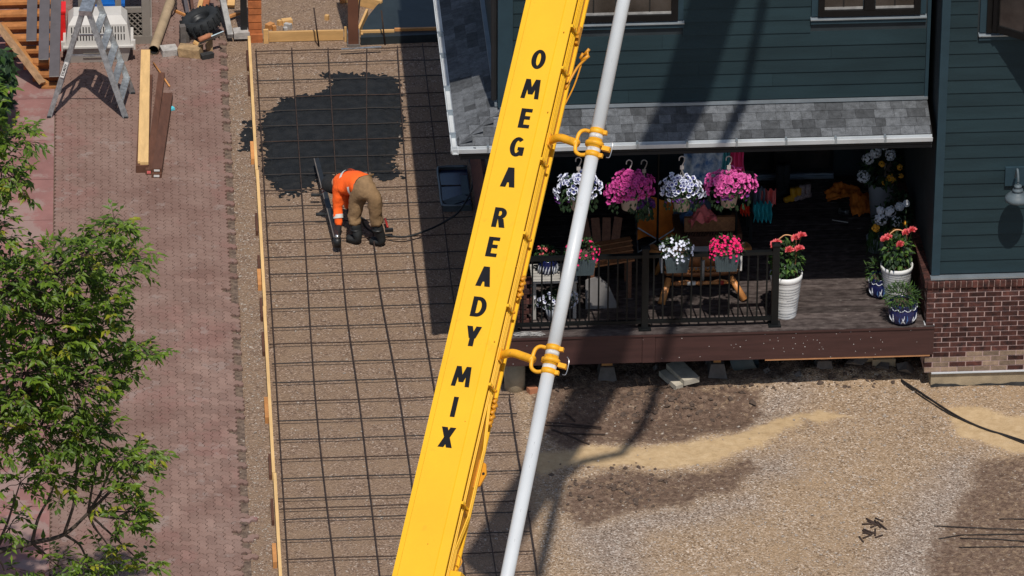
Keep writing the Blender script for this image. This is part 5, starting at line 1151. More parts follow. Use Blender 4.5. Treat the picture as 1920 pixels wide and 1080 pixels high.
# dark wicker armchair behind
ax = -2.52; ay = 1.72; ac = thing('wicker_armchair', 'dark brown wicker armchair behind the rattan chair', 'chair', (ax, ay+.3, DZ))
MB().box2((ax-.30, ay, DZ+.44), (ax+.33, ay+.05, DZ+.63)).build('back_panel', 'wicker', ac); MB().box2((ax-.32, ay+.004, DZ+.16), (ax+.34, ay+.046, DZ+.37)).build('lower_back', 'wicker_dark', ac); MB().box2((ax-.35, ay+.05, DZ+.16), (ax+.37, ay+.6, DZ+.28)).build('seat', 'wicker_dark', ac)
for k in range(20): MB().tube([(ax-.30+k*.032, ay+.025, DZ+.365), (ax-.27+k*.032, ay+.025, DZ+.445)], .006, 5).build('lattice_cane', 'wicker_dark', ac)
for s_ in (-1, 1):
    MB().box2((ax+.01+s_*.36-.04, ay+.05, DZ+.281), (ax+.01+s_*.36+.04, ay+.62, DZ+.37)).build('arm', 'wicker_dark', ac)
    for yy in (.02, .55): MB().box2((ax+.01+s_*.33-.02, ay+yy, DZ), (ax+.01+s_*.33+.02, ay+yy+.04, DZ+.16)).build('leg', 'wicker_dark', ac)
# folding camp chairs
def camp(px, py, label, seatm):
    b = D(px, py); t = thing('camp_stool', label, 'camp stool', (b.x, b.y, DZ), 'folding camp stools on the porch')
    s = MB(); n = 8; vs_ = []
    for j in range(n+1):
        for i in range(n+1):
            u, v = i/n-.5, j/n-.5; vs_.append((b.x+u*.46+.04*v, b.y+v*.46, DZ+.33-.09*(1-4*u*u)*(1-4*v*v)+.30*v+.03*math.sin(u*9+v*5)))
    s.add(vs_, [(j*(n+1)+i, j*(n+1)+i+1, (j+1)*(n+1)+i+1, (j+1)*(n+1)+i) for j in range(n) for i in range(n)]); s.build('seat', seatm, t, True)
    for a, c in (((-.24, -.24), (.24, -.24)), ((-.24, .24), (.24, .24)), ((-.24, -.24), (-.24, .24)), ((.24, -.24), (.24, .24))):
        MB().tube([(b.x+a[0], b.y+a[1], DZ), (b.x+c[0], b.y+c[1], DZ+.33)], .009, 6).build('leg', 'aluminium', t); MB().tube([(b.x+c[0], b.y+c[1], DZ), (b.x+a[0], b.y+a[1], DZ+.33)], .009, 6).build('leg', 'aluminium', t)
    return t
camp(1230, 455, 'folding camp stool with orange fabric seat below the magenta basket', 'fabric_orange'); camp(1297, 455, 'folding camp stool carrying a light blue cloth', 'fabric_grey')
def cloth(name, c, sx, sy, amp, m_, label, cat='cloth', rot=0, drop=.2, seed=0, grp='clothes and towels drying on the porch'):
    n = 18; mb = MB(); vs_ = []; R3 = Matrix.Rotation(rot, 3, 'Z')
    for j in range(n+1):
        for i in range(n+1):
            u, v = i/n*2-1, j/n*2-1; e = max(abs(u), abs(v)); e2 = u*u+v*v; z = amp*(noise.noise((u*1.6+seed, v*1.6, seed))+.5*noise.noise((u*4+seed, v*4, 2)))-drop*e2*.6
            k = 1+.25*noise.noise((u*2, v*2, seed+5)); vs_.append(V(c)+R3 @ V((u*sx*k, v*sy*k, z)))
    mb.add(vs_, [(j*(n+1)+i, j*(n+1)+i+1, (j+1)*(n+1)+i+1, (j+1)*(n+1)+i) for j in range(n) for i in range(n)]); return one(name, mb, m_, label, cat, grp, True)
p = D(1290, 452); cloth('cloth', p+V((0, 0, .42)), .14, .2, .1, 'fabric_blue', 'light blue cloth draped on the second camp stool', drop=.3, seed=1)
def wallcloth(x0, x1, y0, y1, Y, m_, label, amp=.04, seed=0, wavy=6):
    a, b = W(x0, y0, Y), W(x1, y1, Y); n = 20; mb = MB(); vs_ = []
    for j in range(n+1):
        for i in range(n+1):
            u, v = i/n, j/n; vs_.append((a.x+(b.x-a.x)*u+.05*noise.noise((v*2, seed, 1))*(v), Y+amp*math.sin(u*wavy*3.1+seed+v*1.5)+amp*.6*noise.noise((u*4, v*3, seed)), a.z+(b.z-a.z)*v*(1+.06*noise.noise((u*3, seed, 0)))))
    mb.add(vs_, [(j*(n+1)+i, j*(n+1)+i+1, (j+1)*(n+1)+i+1, (j+1)*(n+1)+i) for j in range(n) for i in range(n)]); return one('towel', mb, m_, label, 'towel', 'clothes and towels drying on the porch', True)
wallcloth(1283, 1355, 275, 345, 1.6, 'towel', 'blue and white patterned beach towel hanging behind the white basket'); wallcloth(1355, 1370, 275, 330, 1.62, 'pool_teal', 'narrow teal towel beside the patterned beach towel', seed=3); wallcloth(1370, 1393, 275, 335, 1.6, 'towel_pink', 'dark pink towel at the right end of the drying line', seed=5)
dr = thing('drying_rack', 'tall dark drying rack carrying the towels inside the porch', 'rack', (-2.6, 1.9, DZ)); MB().tube([(-3.15, 1.66, 3.02), (-2.2, 1.66, 3.02)], .012, 6).build('bar', 'rail', dr); 
for x in (-3.15, -2.2): MB().tube([(x, 1.66, DZ), (x, 1.66, 3.02)], .014, 6).build('upright', 'rail', dr)
MB().box2((-3.25, 1.5, DZ), (-3.05, 1.85, DZ+.03)).build('foot', 'rail', dr); MB().box2((-2.3, 1.5, DZ), (-2.1, 1.85, DZ+.03)).build('foot', 'rail', dr)
wallcloth(1412, 1434, 352, 400, 2.3, 'fabric_grey', 'grey striped garment hanging off a chair right of the pink basket', seed=7); wallcloth(1425, 1455, 356, 385, 2.35, 'fabric_red', 'coral red garment right of the grey striped one', seed=8); wallcloth(1413, 1447, 380, 414, 2.2, 'fabric_teal', 'crumpled teal top below the coral garment', .06, 9, 9); wallcloth(1388, 1405, 386, 402, 2.2, 'fabric_orangered', 'small bright orange-red cloth left of the teal top', .05, 11)
cloth('cloth', W(1318, 395, 1.75), .16, .12, .12, 'fabric_red', 'dusty pink crumpled cloth behind the rattan chair', drop=.12, seed=12)
hc = thing('clothes_chair', 'dark wooden chair hung with drying clothes right of the armchair', 'chair', (-2.1, 2.45, DZ))
for x in (-2.32, -1.95):
    for yy in (2.32, 2.68): MB().box2((x-.02, yy-.02, DZ), (x+.02, yy+.02, DZ+(.95 if yy < 2.5 else .45))).build('leg', 'tool_black', hc)
MB().box2((-2.34, 2.3, DZ+.451), (-1.93, 2.7, DZ+.48)).build('seat', 'tool_black', hc); MB().box2((-2.299, 2.31, DZ+.75), (-1.971, 2.335, DZ+.95)).build('backrest', 'tool_black', hc)
# boots
def bootpair(px, py, h_, m_, label, cnt=2, w_=.045):
    for k in range(cnt):
        b = D(px+k*10, py-k*2); t = thing('rubber_boot', label[k], 'boot', (b.x, b.y, DZ), 'rubber boots by the porch door')
        MB().tube([b+V((0, 0, .05)), b+V((.0, .0, h_*.5)), b+V((.0, 0, h_))], [w_*.85, w_*.9, w_], 12).build('shaft', m_, t, True); MB().tube(bez([b+V((.03, .02, .035)), b+V((-.02, -.01, .045)), b+V((-.085, -.04, .035)), b+V((-.12, -.055, .025))], 4), [w_*.9]*9+[w_*.95, w_*.9, w_*.8, w_*.5], 10).build('foot', m_, t, True); MB().box(b+V((-.04, -.015, .006)), (.19, .075, .012), Matrix.Rotation(.4, 3, 'Z')).build('sole', 'tool_black', t)
bootpair(1487, 376, .17, 'boot_yellow', ['left yellow child rubber boot by the door', 'right yellow child rubber boot, partly behind its mate']); bootpair(1504, 373, .19, 'boot_spot', ['left spotted rubber boot beside the yellow pair', 'right spotted rubber boot, farthest right of the small boots'])
bootpair(1462, 366, .42, 'rubber', ['left tall black rubber boot before the door', 'right tall black rubber boot before the door'], w_=.06)
cloth('cloth', D(1580, 366)+V((0, 0, .07)), .22, .17, .09, 'fabric_orange', 'orange rain jacket lying on the porch floor', drop=.05, seed=20); cloth('cloth', D(1612, 385)+V((0, 0, .06)), .13, .3, .08, 'fabric_orange', 'dark orange bag slumped against the tall grey planter', drop=.05, seed=23)
p = D(1582, 401); cn = thing('drink_can', 'silver drink can lying on the dark porch floor', 'can', (p.x, p.y, DZ)); MB().tube([p+V((-.06, .02, .033)), p+V((.06, -.02, .033))], .032, 16).build('body', 'steel', cn, True); MB().tube([p+V((.02, -.0067, .033)), p+V((-.03, .01, .033))], .0325, 16, cap=False).build('label_band', 'tool_black', cn, True)
tubething('paper_scrap', [D(1560, 413)+V((0, 0, .006)), D(1590, 418)+V((0, 0, .006))], .006, 'cushion', 'thin white straw on the porch floor below the can', 'litter')
# left end of the porch: slatted table, geranium, wooden lounger, board
p = D(1040, 560); tx = -4.48; ty_ = .62; tbt = thing('slat_table', 'whitewashed slat table at the left end behind the railing', 'table', (tx, ty_, DZ))
for k in range(6): MB().box2((tx-.27, ty_-.24+k*.08, DZ+.50), (tx+.27, ty_-.175+k*.08, DZ+.52)).build('slat', 'table_white', tbt)
for sx in (-1, 1):
    for sy in (-1, 1): MB().box2((tx+sx*.24-.02, ty_+sy*.18-.02, DZ), (tx+sx*.24+.02, ty_+sy*.18+.02, DZ+.5)).build('leg', 'table_white', tbt)
gx_, gy_ = tx-.07, ty_+.02; gp_ = thing('geranium_pot', 'navy patterned pot of coral geraniums on the slat table', 'potted plant', (gx_, gy_, DZ+.52)); v = MB().lathe([(.08, 0), (.115, .06), (.12, .12), (.105, .17), (.11, .18), (.09, .18)], (gx_, gy_, DZ+.521), 24, capt=True).build('pot', 'navy', gp_, True)
for k in range(9): a0 = -2.8+k*.3; MB().tube([(gx_+math.cos(a0+.1*q)*.123, gy_+math.sin(a0+.1*q)*.123, DZ+.55+.05*q) for q in range(3)], [.003, .009, .002], 5).build('glaze_leaf', 'glaze_white', v)
f = MB(); puff(f, V((gx_, gy_, DZ+.76)), V((.13, .11, .08)), 130, .05, .045, .1, (0, 1)); f.build('foliage', ['leaf', 'leaf_dark'], gp_)['kind'] = 'stuff'; f = MB()
for k in range(10):
    q = V((gx_+RU(-.12, .12), gy_-RU(0, .1), DZ+.80+RU(-.03, .06)))
    for i in range(7): d = unit(); f.flower(q+d*.014, d, .012, 0, 0, .2)
f.build('blossoms', ['rose'], gp_)['kind'] = 'stuff'
lp_ = thing('petunia_pot', 'shaded pot of white-edged petunias under the slat table', 'potted plant', (tx+.02, .42, DZ)); MB().lathe([(.1, 0), (.14, .16), (.12, .16)], (tx+.02, .42, DZ), 20, capt=True).build('pot', 'pot_grey', lp_, True); f = MB()
for k in range(40): d = unit(); d.y = -abs(d.y); f.flower(V((tx+.02+d.x*.26, .42+d.y*.13, DZ+.27+d.z*.14)), d, .028, 0, 1)
f.build('blossoms', ['white_petal', 'navy_throat'], lp_)['kind'] = 'stuff'; f = MB(); puff(f, V((tx+.02, .44, DZ+.25)), V((.24, .14, .12)), 160, .05, .03, .2); f.build('foliage', ['leaf_dark'], lp_)['kind'] = 'stuff'
lc = thing('wood_lounger', 'brown wooden lounger with broad tilted panel behind the railing left half', 'lounger', (-3.85, 1.15, DZ)); a = V((-4.02, .75, DZ+.42)); 
for k in range(5): MB().bar(V((-4.05+k*.0, .80+k*.105, DZ+.50+k*.01)), V((-3.5+k*.0, .9+k*.105, DZ+.53+k*.012)), .095, .02).build('slat', 'wicker', lc)
for k in range(4): MB().bar(V((-4.02+k*.11, 1.32, DZ+.55)), V((-4.06+k*.14, 1.5, DZ+.78)), .1, .02, (0, -1, .4)).build('back_slat', 'wicker_dark', lc)
for x, yy in ((-4.0, .8), (-3.55, .92), (-4.0, 1.3), (-3.55, 1.35)): MB().box2((x-.025, yy-.025, DZ), (x+.025, yy+.025, DZ+.49)).build('leg', 'wicker_dark', lc)
p0, p1 = D(1098, 580), D(1160, 577); bd_ = MB(); bd_.add([p0, p1, V((p1.x-.12, p1.y+.05, DZ+.28)), V((p0.x+.16, p0.y+.06, DZ+.40)), V((p0.x+.0, p0.y+.05, DZ+.36))]+[q+V((0, .03, 0)) for q in (p0, p1, V((p1.x-.12, p1.y+.05, DZ+.28)), V((p0.x+.16, p0.y+.06, DZ+.40)), V((p0.x, p0.y+.05, DZ+.36)))], [(0, 1, 2, 3, 4), (9, 8, 7, 6, 5)]+[(i, (i+1) % 5, 5+(i+1) % 5, 5+i) for i in range(5)]); one('grey_panel', bd_, 'board_grey', 'grey angular panel leaning below the wooden lounger behind the railing', 'panel')
f = MB(); c = V((-4.82, .03, DZ+.01))
for k in range(26): a0 = RU(0, 6); f.tube(bez([c+V((RU(-.18, .2), RU(-.05, .04), RU(0, .01))), c+V((RU(-.2, .2), RU(-.05, .05), RU(.0, .02))), c+V((RU(-.2, .22), RU(-.05, .04), 0))], 4), .003, 4)
one('straw_litter', f, 'grey_plank', 'tangle of dry straw on the deck edge at the far left', 'litter')

# ------------------------------------------------------------------ worker
FL, FR = G(668, 457, .0), G(712, 461, .0)
per = thing('person', 'worker in orange hi-vis shirt and khaki trousers bending down to a long tool', 'person', ((FL.x+FR.x)/2, (FL.y+FR.y)/2, 0))
def skin(name, joints, edges, m_, parent, root=0, sub=2):
    og = org(parent); me = bpy.data.meshes.new(name); me.from_pydata([tuple(V(j[0])-og) for j in joints], edges, []); o = bpy.data.objects.new(name, me); COL.objects.link(o); o.parent = parent
    o.modifiers.new('skin', 'SKIN'); sv = me.skin_vertices[0].data
    for i, j in enumerate(joints):
        r = j[1]; sv[i].radius = r if isinstance(r, tuple) else (r, r); sv[i].use_root = (i == root)
    s = o.modifiers.new('sub', 'SUBSURF'); s.levels = s.render_levels = sub; me.materials.append(M[m_]); o.modifiers['skin'].use_smooth_shade = True
    if name in ('shirt', 'trousers', 'boot', 'hood'):
        tx = bpy.data.textures.new(name, 'CLOUDS'); tx.noise_scale = .055 if name != 'shirt' else .085; tx.noise_depth = 2; dm_ = o.modifiers.new('folds', 'DISPLACE'); dm_.texture = tx; dm_.strength = .045 if name != 'boot' else .02; dm_.mid_level = .5; dm_.texture_coords = 'LOCAL'
    return o
FD = V((-.82, .57, 0)).normalized(); SDv = V((FD.y, -FD.x, 0))      # facing, and the worker's right-hand side
PEL = W(686, 352, 4.12); hipc = PEL
HL, HR = W(670, 368, 4.22), W(703, 364, 4.02)
KL, KR = W(664, 407, 4.19), W(704, 405, 4.03)
AL, AR = FL+V((.02, -.01, .10)), FR+V((.01, -.01, .10))
WAI = W(676, 345, 4.26); CHE = W(655, 341, 4.48); NEK = W(634, 343, 4.62); HED = W(619, 345, 4.70)
SR, SL_ = W(634, 356, 4.42), W(642, 335, 4.72)
ER, WR = W(633, 396, 4.36), W(636, 427, 4.26); HRD = G(631, 446, .16)
EL, WL = W(648, 372, 4.66), W(655, 392, 4.52)
body = skin('body', [(PEL, .12), (WAI, .115), (CHE, .125), (NEK, .055), (HED, .095), (SR, .055), (ER, .042), (WR, .03), (SL_, .055), (EL, .042), (WL, .03), (HL, .06), (KL, .04), (AL, .028), (HR, .06), (KR, .04), (AR, .028)],
     [(0, 1), (1, 2), (2, 3), (3, 4), (2, 5), (5, 6), (6, 7), (2, 8), (8, 9), (9, 10), (0, 11), (11, 12), (12, 13), (0, 14), (14, 15), (15, 16)], 'skin', per)
UPB = V((.1, -.2, 1))
skin('shirt', [(PEL.lerp(WAI, .45), (.17, .155)), (WAI, (.168, .15)), (WAI.lerp(CHE, .5)+V((0, 0, .015)), (.175, .16)), (CHE, (.175, .16)), (NEK+V((.015, -.01, 0)), .08), (SR, .088), (SR.lerp(ER, .5), .07), (ER, .064), (WR, .048), (SL_, .085), (EL, .064), (WL, .05)],
     [(0, 1), (1, 2), (2, 3), (3, 4), (3, 5), (5, 6), (6, 7), (7, 8), (3, 9), (9, 10), (10, 11)], 'hivis', per)
KLm, KRm = KL.lerp(AL, .42), KR.lerp(AR, .42)
skin('trousers', [(PEL+V((-.01, .01, 0)), (.165, .15)), (PEL.lerp(WAI, .38), (.155, .145)), (HL, .115), (HL.lerp(KL, .55), .100), (KL, .082), (KL.lerp(KLm, .5), .092), (KL.lerp(KLm, 1.0), .080), (HR, .115), (HR.lerp(KR, .55), .100), (KR, .082), (KR.lerp(KRm, .5), .092), (KR.lerp(KRm, 1.0), .080)],
     [(0, 1), (0, 2), (2, 3), (3, 4), (4, 5), (5, 6), (0, 7), (7, 8), (8, 9), (9, 10), (10, 11)], 'khaki', per)
for f_, k_ in ((FL, KLm), (FR, KRm)):
    heel = f_+V((.03, -.02, .045)); toe = f_+FD*.145+V((0, 0, .04))
    skin('boot', [(k_+V((0, 0, .05)), .074), (k_+V((0, 0, -.06)), .072), (f_+V((.02, -.01, .14)), .066), (heel, .062), (f_+FD*.08+V((0, 0, .055)), .060), (toe, .050)], [(0, 1), (1, 2), (2, 3), (3, 4), (4, 5)], 'boot', per)
    MB().tube([k_+V((0, 0, -.06)), k_+V((0, 0, -.04))], .076, 14).build('boot_strap', 'tool_black', per, True)
# hood with face below
skin('hood', [(NEK.lerp(HED, .2), .10), (HED+V((0, 0, .01)), (.15, .14)), (HED+FD*.05+V((0, 0, -.06)), .115)], [(0, 1), (1, 2)], 'hair', per)
hd = MB(); hd.lathe([(.012, 0), (.02, .02), (.004, .045)], HED+FD*.10+V((0, 0, -.10)), 10, axis=FD); hd.build('nose', 'skin', per, True)
for s_ in (-1, 1): MB().lathe([(.012, 0), (.008, .01)], HED+FD*.10+SDv*.035*s_+V((0, 0, -.075)), 8, axis=FD, capt=True).build('eye', 'dark', per); MB().lathe([(.03, 0), (.02, .015)], HED+SDv*.08*s_+V((0, 0, -.03)), 10, axis=SDv*s_, capt=True).build('ear', 'skin', per)
MB().bar(HED+FD*.105-SDv*.025+V((0, 0, -.135)), HED+FD*.105+SDv*.025+V((0, 0, -.135)), .012, .008).build('mouth', 'red_paint', per)
# reflective bands, wrapped over the shirt surface
ta = (NEK-WAI).normalized()
def band(c, ax_, r1, r2, w_, name='reflective_band'):
    d0, a_, b_ = frame(ax_, (0, 0, 1)); n = 28; mb = MB(); vs_ = []
    for k in (-.5, .5): vs_ += [c+d0*k*w_+a_*math.cos(t*2*math.pi/n)*r1+b_*math.sin(t*2*math.pi/n)*r2 for t in range(n)]
    mb.add(vs_, [(i, (i+1) % n, n+(i+1) % n, n+i) for i in range(n)]); mb.build(name, 'tape', per, True)
band(ER.lerp(WR, .30), WR-ER, .0645, .0645, .05); band(CHE.lerp(WAI, .12)+V((0, 0, .004)), ta+V((-.25, 0, -.35)), .176, .163, .042)
band(WAI.lerp(CHE, .18)+V((0, 0, -.035)), ta, .166, .148, .04)
# gloved hands
def hand(c, wr, gripdir, side, name='glove'):
    dn = (c-wr).normalized(); sd_ = V(gripdir).normalized(); nn_ = dn.cross(sd_).normalized()*side
    skin(name, [(wr, .045), (wr.lerp(c, .55), (.042, .03)), (c, (.045, .028))], [(0, 1), (1, 2)], 'glove', per)
    for k, L_ in enumerate((.075, .085, .08, .065)):
        b_ = c+sd_*(-.032+.0215*k); f1 = b_+dn*L_*.42+nn_*.012; f2 = f1+dn*L_*.25+nn_*.035; f3 = f2-dn*L_*.15+nn_*.03
        skin('finger', [(b_, .0105), (f1, .010), (f2, .0095), (f3, .008)], [(0, 1), (1, 2), (2, 3)], 'glove', per, sub=1)
    t0 = c.lerp(wr, .35)-sd_*.035; skin('thumb', [(t0, .012), (t0-sd_*.025+dn*.03+nn_*.02, .0115), (t0-sd_*.01+dn*.055+nn_*.045, .009)], [(0, 1), (1, 2)], 'glove', per, sub=1)
hand(HRD, WR.lerp(ER, .12), (-.2, .9, 0), 1); hand(W(656, 402, 4.44), WL, (-.3, .8, .2), 1)
# long black screed rail lying on the mat, held at its near end
a, b = G(632, 452, .15), G(594, 303, .13); sc_ = thing('screed_rail', 'long black screed rail with two side handles held by the worker', 'tool', (a+b)/2-V((0, 0, .07)))
d_ = (b-a).normalized(); s_ = V((d_.y, -d_.x, 0))
MB().bar(a, b, .055, .10).build('beam', 'tool_black', sc_); MB().bar(a-s_*.034+V((0, 0, .035)), b-s_*.034+V((0, 0, .035)), .012, .03).build('edge_strip', 'concrete_dk', sc_) 
for x, y in ((604, 367), (613, 404)):
    t = ((V((0, 0, 0))+G(x, y, .13)-a).dot(d_)); q = a+d_*t; MB().tube([q, q+V((-.17, .01, .0))], .013, 8).build('handle', 'tool_black', sc_); MB().tube([q+V((-.07, .004, 0)), q+V((-.18, .01, 0))], .022, 10).build('grip', 'rubber', sc_, True)
MB().lathe([(.03, 0), (.03, .035), (.015, .05)], a-d_*.03+V((0, 0, .06)), 14, axis=V((0, -.3, 1)), capt=True).build('motor_cap', 'steel', sc_, True); MB().tube([a-d_*.02+V((0, 0, -.06)), a-d_*.02+V((0, 0, .05))], .05, 12).build('motor', 'tool_black', sc_, True)
tubething('air_hose', bez([G(678, 408, .35), G(685, 425, .12), G(700, 435, .09), G(725, 441, .09), G(760, 444, .09), G(800, 432, .09), G(835, 415, .09), G(862, 395, .17), G(884, 355, .17), G(886, 320, .12), G(880, 300, .1)], 6), .013, 'rubber', 'black hose curving from the worker across the rebar to the window well', 'hose')
hm = thing('hammer', 'red handled hammer lying on the rebar behind the worker', 'hammer', G(728, 428, .07)); MB().tube([G(722, 410, .10), G(727, 426, .09)], .014, 8).build('handle', 'red_paint', hm, True); MB().bar(G(722, 432, .09), G(737, 431, .09), .04, .04).build('head', 'tool_black', hm)

# ------------------------------------------------------------------ debris on the right
def gg(x, y, dz=0):
    p = G(x, y)
    for _ in range(6): p = G(x, y, gz(p.x, p.y)+dz)
    return p
def slab(x, y, d, rz, tilt, m_, label, lift_=0):
    p = gg(x, y); R3 = Matrix.Rotation(rz, 3, 'Z') @ Matrix.Rotation(tilt, 3, 'X'); mb = MB(); jit = MB(); jit.box((0, 0, 0), d)
    mb.add([R3 @ v+V((p.x, p.y, p.z+d[2]/2+lift_)) for v in jit.v], jit.f); return one('concrete_paver', mb, m_, label, 'paver', 'concrete pavers by the deck')
slab(1280, 708, (.21, .44, .07), .42, .05, 'concrete_lt', 'larger pale concrete paver lying on the dirt under the deck edge', .03)
slab(1258, 717, (.10, .40, .065), .45, .03, 'concrete_lt', 'narrow pale concrete paver left of the larger one', .0)
p = gg(998, 735); one('broken_brick', MB().box((p.x, p.y, p.z+.03), (.11, .09, .07), Matrix.Rotation(.4, 3, 'Z')), 'clay', 'broken red brick beside the concrete pile', 'brick')
mb = MB()
for i in range(700):
    k = random.random()
    if k < .5: x, y = RU(-4.6, -.2), RU(.05, .75)
    elif k < .8: x, y = random.gauss(-3.35, .45), random.gauss(-.15, .18)
    else: x, y = random.gauss(-3.9, .35), random.gauss(-2.2, .25)
    if x < -4.7: continue
    r = abs(random.gauss(0, .016))+.010; rock(mb, (x, y, gz(x, y)+r*.15), r)
o = mb.build('clods', 'soil', None); o['kind'] = 'stuff'; o['label'] = 'dark soil clods and lumps below the deck edge'; o['category'] = 'soil'
for i, (x, y, r) in enumerate(((1330, 690, .10), (1610, 690, .14), (1655, 700, .16), (1700, 706, .15), (1590, 702, .1), (1380, 700, .08), (1440, 705, .07), (1500, 712, .07), (1230, 700, .07))):
    p = gg(x, y); mb = MB(); 
    rock(mb, (p.x, p.y+.1, p.z+r*.3), r); one('boulder', mb, 'concrete_dk', ['rough lump left of the middle pier block', 'rough lump under the deck near the drum', 'broad boulder under the right end of the deck', 'rightmost boulder under the deck beside the foundation', 'small lump left of the broad boulder', 'small lump right of the middle pier block', 'small stone between the two right pier blocks', 'small stone left of the right pier block', 'small stone left of the pale pavers'][i], 'rock', 'rocks under the deck')
p = W(1615, 665, .55); dm = thing('drum', 'round beige drum half hidden under the deck', 'drum', (p.x, .6, .1)); MB().tube([(p.x-.12, .6, .30), (p.x+.12, .6, .30)], .22, 24).build('shell', 'foundation', dm, True); MB().tube([(p.x+.02, .6, .30), (p.x+.04, .6, .30)], .226, 24).build('hoop', 'concrete_dk', dm, True)
p = W(1655, 672, .55); one('concrete_block', MB().box((p.x, .55, .30), (.24, .2, .24)).box((p.x, .55, .1), (.28, .26, .16)), 'foundation', 'square beige block under the deck right of the drum', 'block')
p = W(1700, 672, .5); one('white_sheet', MB().bar((p.x-.2, .5, .42), (p.x+.12, .42, .28), .03, .16, (0, -.8, .5)), 'metal_blue', 'slanted pale blue sheet under the right end of the deck', 'sheet')
p = W(1395, 690, .5); bk = thing('bucket', 'tipped dark bucket under the deck left of the right pier block', 'bucket', (p.x, .5, .1)); MB().tube([(p.x-.14, .5, .16), (p.x+.12, .45, .26)], [.11, .15], 20, cap=False).build('shell', 'trough', bk, True); MB().tube([(p.x-.14, .5, .16), (p.x-.13, .498, .164)], .108, 20).build('base', 'trough', bk)
# cable on the ground
pts = [(1690, 712), (1725, 735), (1770, 765), (1810, 788), (1850, 805), (1890, 817), (1935, 832)]
tubething('cable', bez([gg(x, y, .018) for x, y in pts], 6), .011, 'cable', 'black cable trailing over the sand from the foundation corner, upper strand', 'cable', 'cables on the sand')
tubething('cable', bez([gg(x, y+3+3*math.sin(i*1.2), .014) for i, (x, y) in enumerate(pts)], 6), .008, 'cable', 'thinner black cable running just below the upper strand', 'cable', 'cables on the sand')
# rebar scraps
def sticks(lst, name, labels, grp, r, m_='rebar', dz=.012):
    for i, (x0, y0, x1, y1) in enumerate(lst):
        a, b = gg(x0, y0, dz), gg(x1, y1, dz); m2 = (a+b)/2; m2.z = max(m2.z, gz(m2.x, m2.y)+dz); tubething(name, [a, m2, b], r, m_, labels[i], 'rebar', grp, 6)
sticks([(1025, 792, 1127, 801), (1022, 797, 1128, 804), (1050, 812, 1135, 815), (1035, 805, 1105, 833), (1060, 775, 1078, 790)], 'rebar_offcut', ['rusty orange rebar offcut right of the pipe, topmost', 'rebar offcut lying just under the topmost one right of the pipe', 'straight rebar offcut right of the pipe at the sand edge', 'rebar offcut slanting down to the sand path', 'short bent rebar scrap above the others near the pipe'], 'rebar offcuts beside the deck', .010)
lst = [(1624, 972, 1640, 980), (1626, 977, 1645, 984), (1641, 971, 1656, 978), (1640, 975, 1652, 990), (1645, 978, 1662, 992), (1616, 983, 1640, 982), (1632, 989, 1650, 982), (1617, 994, 1634, 1003), (1619, 992, 1640, 1000), (1617, 999, 1636, 1002), (1641, 992, 1641, 1004), (1611, 1006, 1619, 1016), (1618, 1009, 1632, 1004), (1641, 1008, 1655, 1003)]
sticks(lst, 'rebar_stub', ['short rusty rebar stub in the little heap on the gravel']*len(lst), 'little heap of rebar stubs', .010)
sticks([(1752, 986, 1940, 994), (1760, 1010, 1800, 1003), (1800, 1009, 1940, 1016), (1798, 1026, 1940, 1025), (1873, 973, 1940, 973), (1800, 1003, 1940, 1001)], 'rebar_rod', ['longest thin rebar rod at the right bottom edge', 'bent wire end left of the rods at the right edge', 'rebar rod second from the bottom at the right edge', 'lowest rebar rod at the right edge', 'short topmost rod at the right edge', 'wavy rod in the middle of the right edge bundle'], 'rebar rods at the right edge', .006, 'rebar_grey')

# ------------------------------------------------------------------ foreground tree
TY = -7.0
def tp(x, y, Y=TY): return W(x, y, Y)
base = V((-12.6, -7.6, 0)); tree = thing('tree', 'leafy green ash tree in the left foreground with branches over the drive', 'tree', base)
trunk = MB(); fork = V((-12.35, -7.4, 2.4)); trunk.tube([base, base+V((.05, .05, 1.2)), fork, fork+V((.1, .1, 1.6)), fork+V((.25, .2, 3.6)), fork+V((.3, .25, 5.5))], [.16, .14, .12, .09, .06, .02], 10); trunk.build('trunk', 'bark', tree, True)
blobs = [(8, 300, 26, 66, 34, -7.2), (48, 252, 30, 20, 16, -7.0), (4, 420, 24, 66, 28, -7.3), (40, 335, 26, 24, 15, -7), (-8, 205, 20, 50, 18, -7.4),
         (235, 425, 35, 18, 20, -6.8), (180, 470, 60, 38, 46, -6.9), (258, 490, 32, 22, 18, -6.7), (120, 515, 80, 55, 90, -7), (40, 530, 55, 60, 60, -7.3), (215, 545, 38, 30, 28, -6.8),
         (90, 610, 95, 60, 120, -7), (190, 620, 60, 48, 56, -6.9), (280, 662, 30, 16, 14, -6.6), (238, 690, 22, 28, 14, -6.7), (250, 655, 35, 18, 14, -6.7), (60, 700, 80, 60, 100, -7.2), (150, 720, 75, 58, 90, -6.9), (205, 800, 18, 26, 12, -6.8), (90, 800, 80, 48, 80, -7), (170, 820, 38, 34, 30, -6.8), (20, 800, 40, 60, 40, -7.3),
         (120, 890, 60, 36, 36, -6.9), (50, 905, 50, 40, 26, -7.1), (232, 858, 36, 22, 20, -6.6), (292, 852, 22, 16, 12, -6.5), (258, 895, 40, 25, 24, -6.6), (200, 930, 45, 26, 18, -6.7), (250, 960, 38, 32, 28, -6.6), (272, 980, 24, 22, 14, -6.5), (30, 990, 42, 40, 16, -7), (225, 1040, 40, 22, 18, -6.6), (285, 1062, 34, 16, 16, -6.5), (120, 1060, 70, 26, 26, -6.8), (200, 1072, 60, 20, 22, -6.7), (20, 1070, 50, 22, 16, -7), (-60, 500, 60, 250, 160, -7.6), (-60, 850, 60, 220, 120, -7.4), (-150, 450, 90, 330, 160, -7.6)]
cen = {}; br = MB(); lv_ = MB()
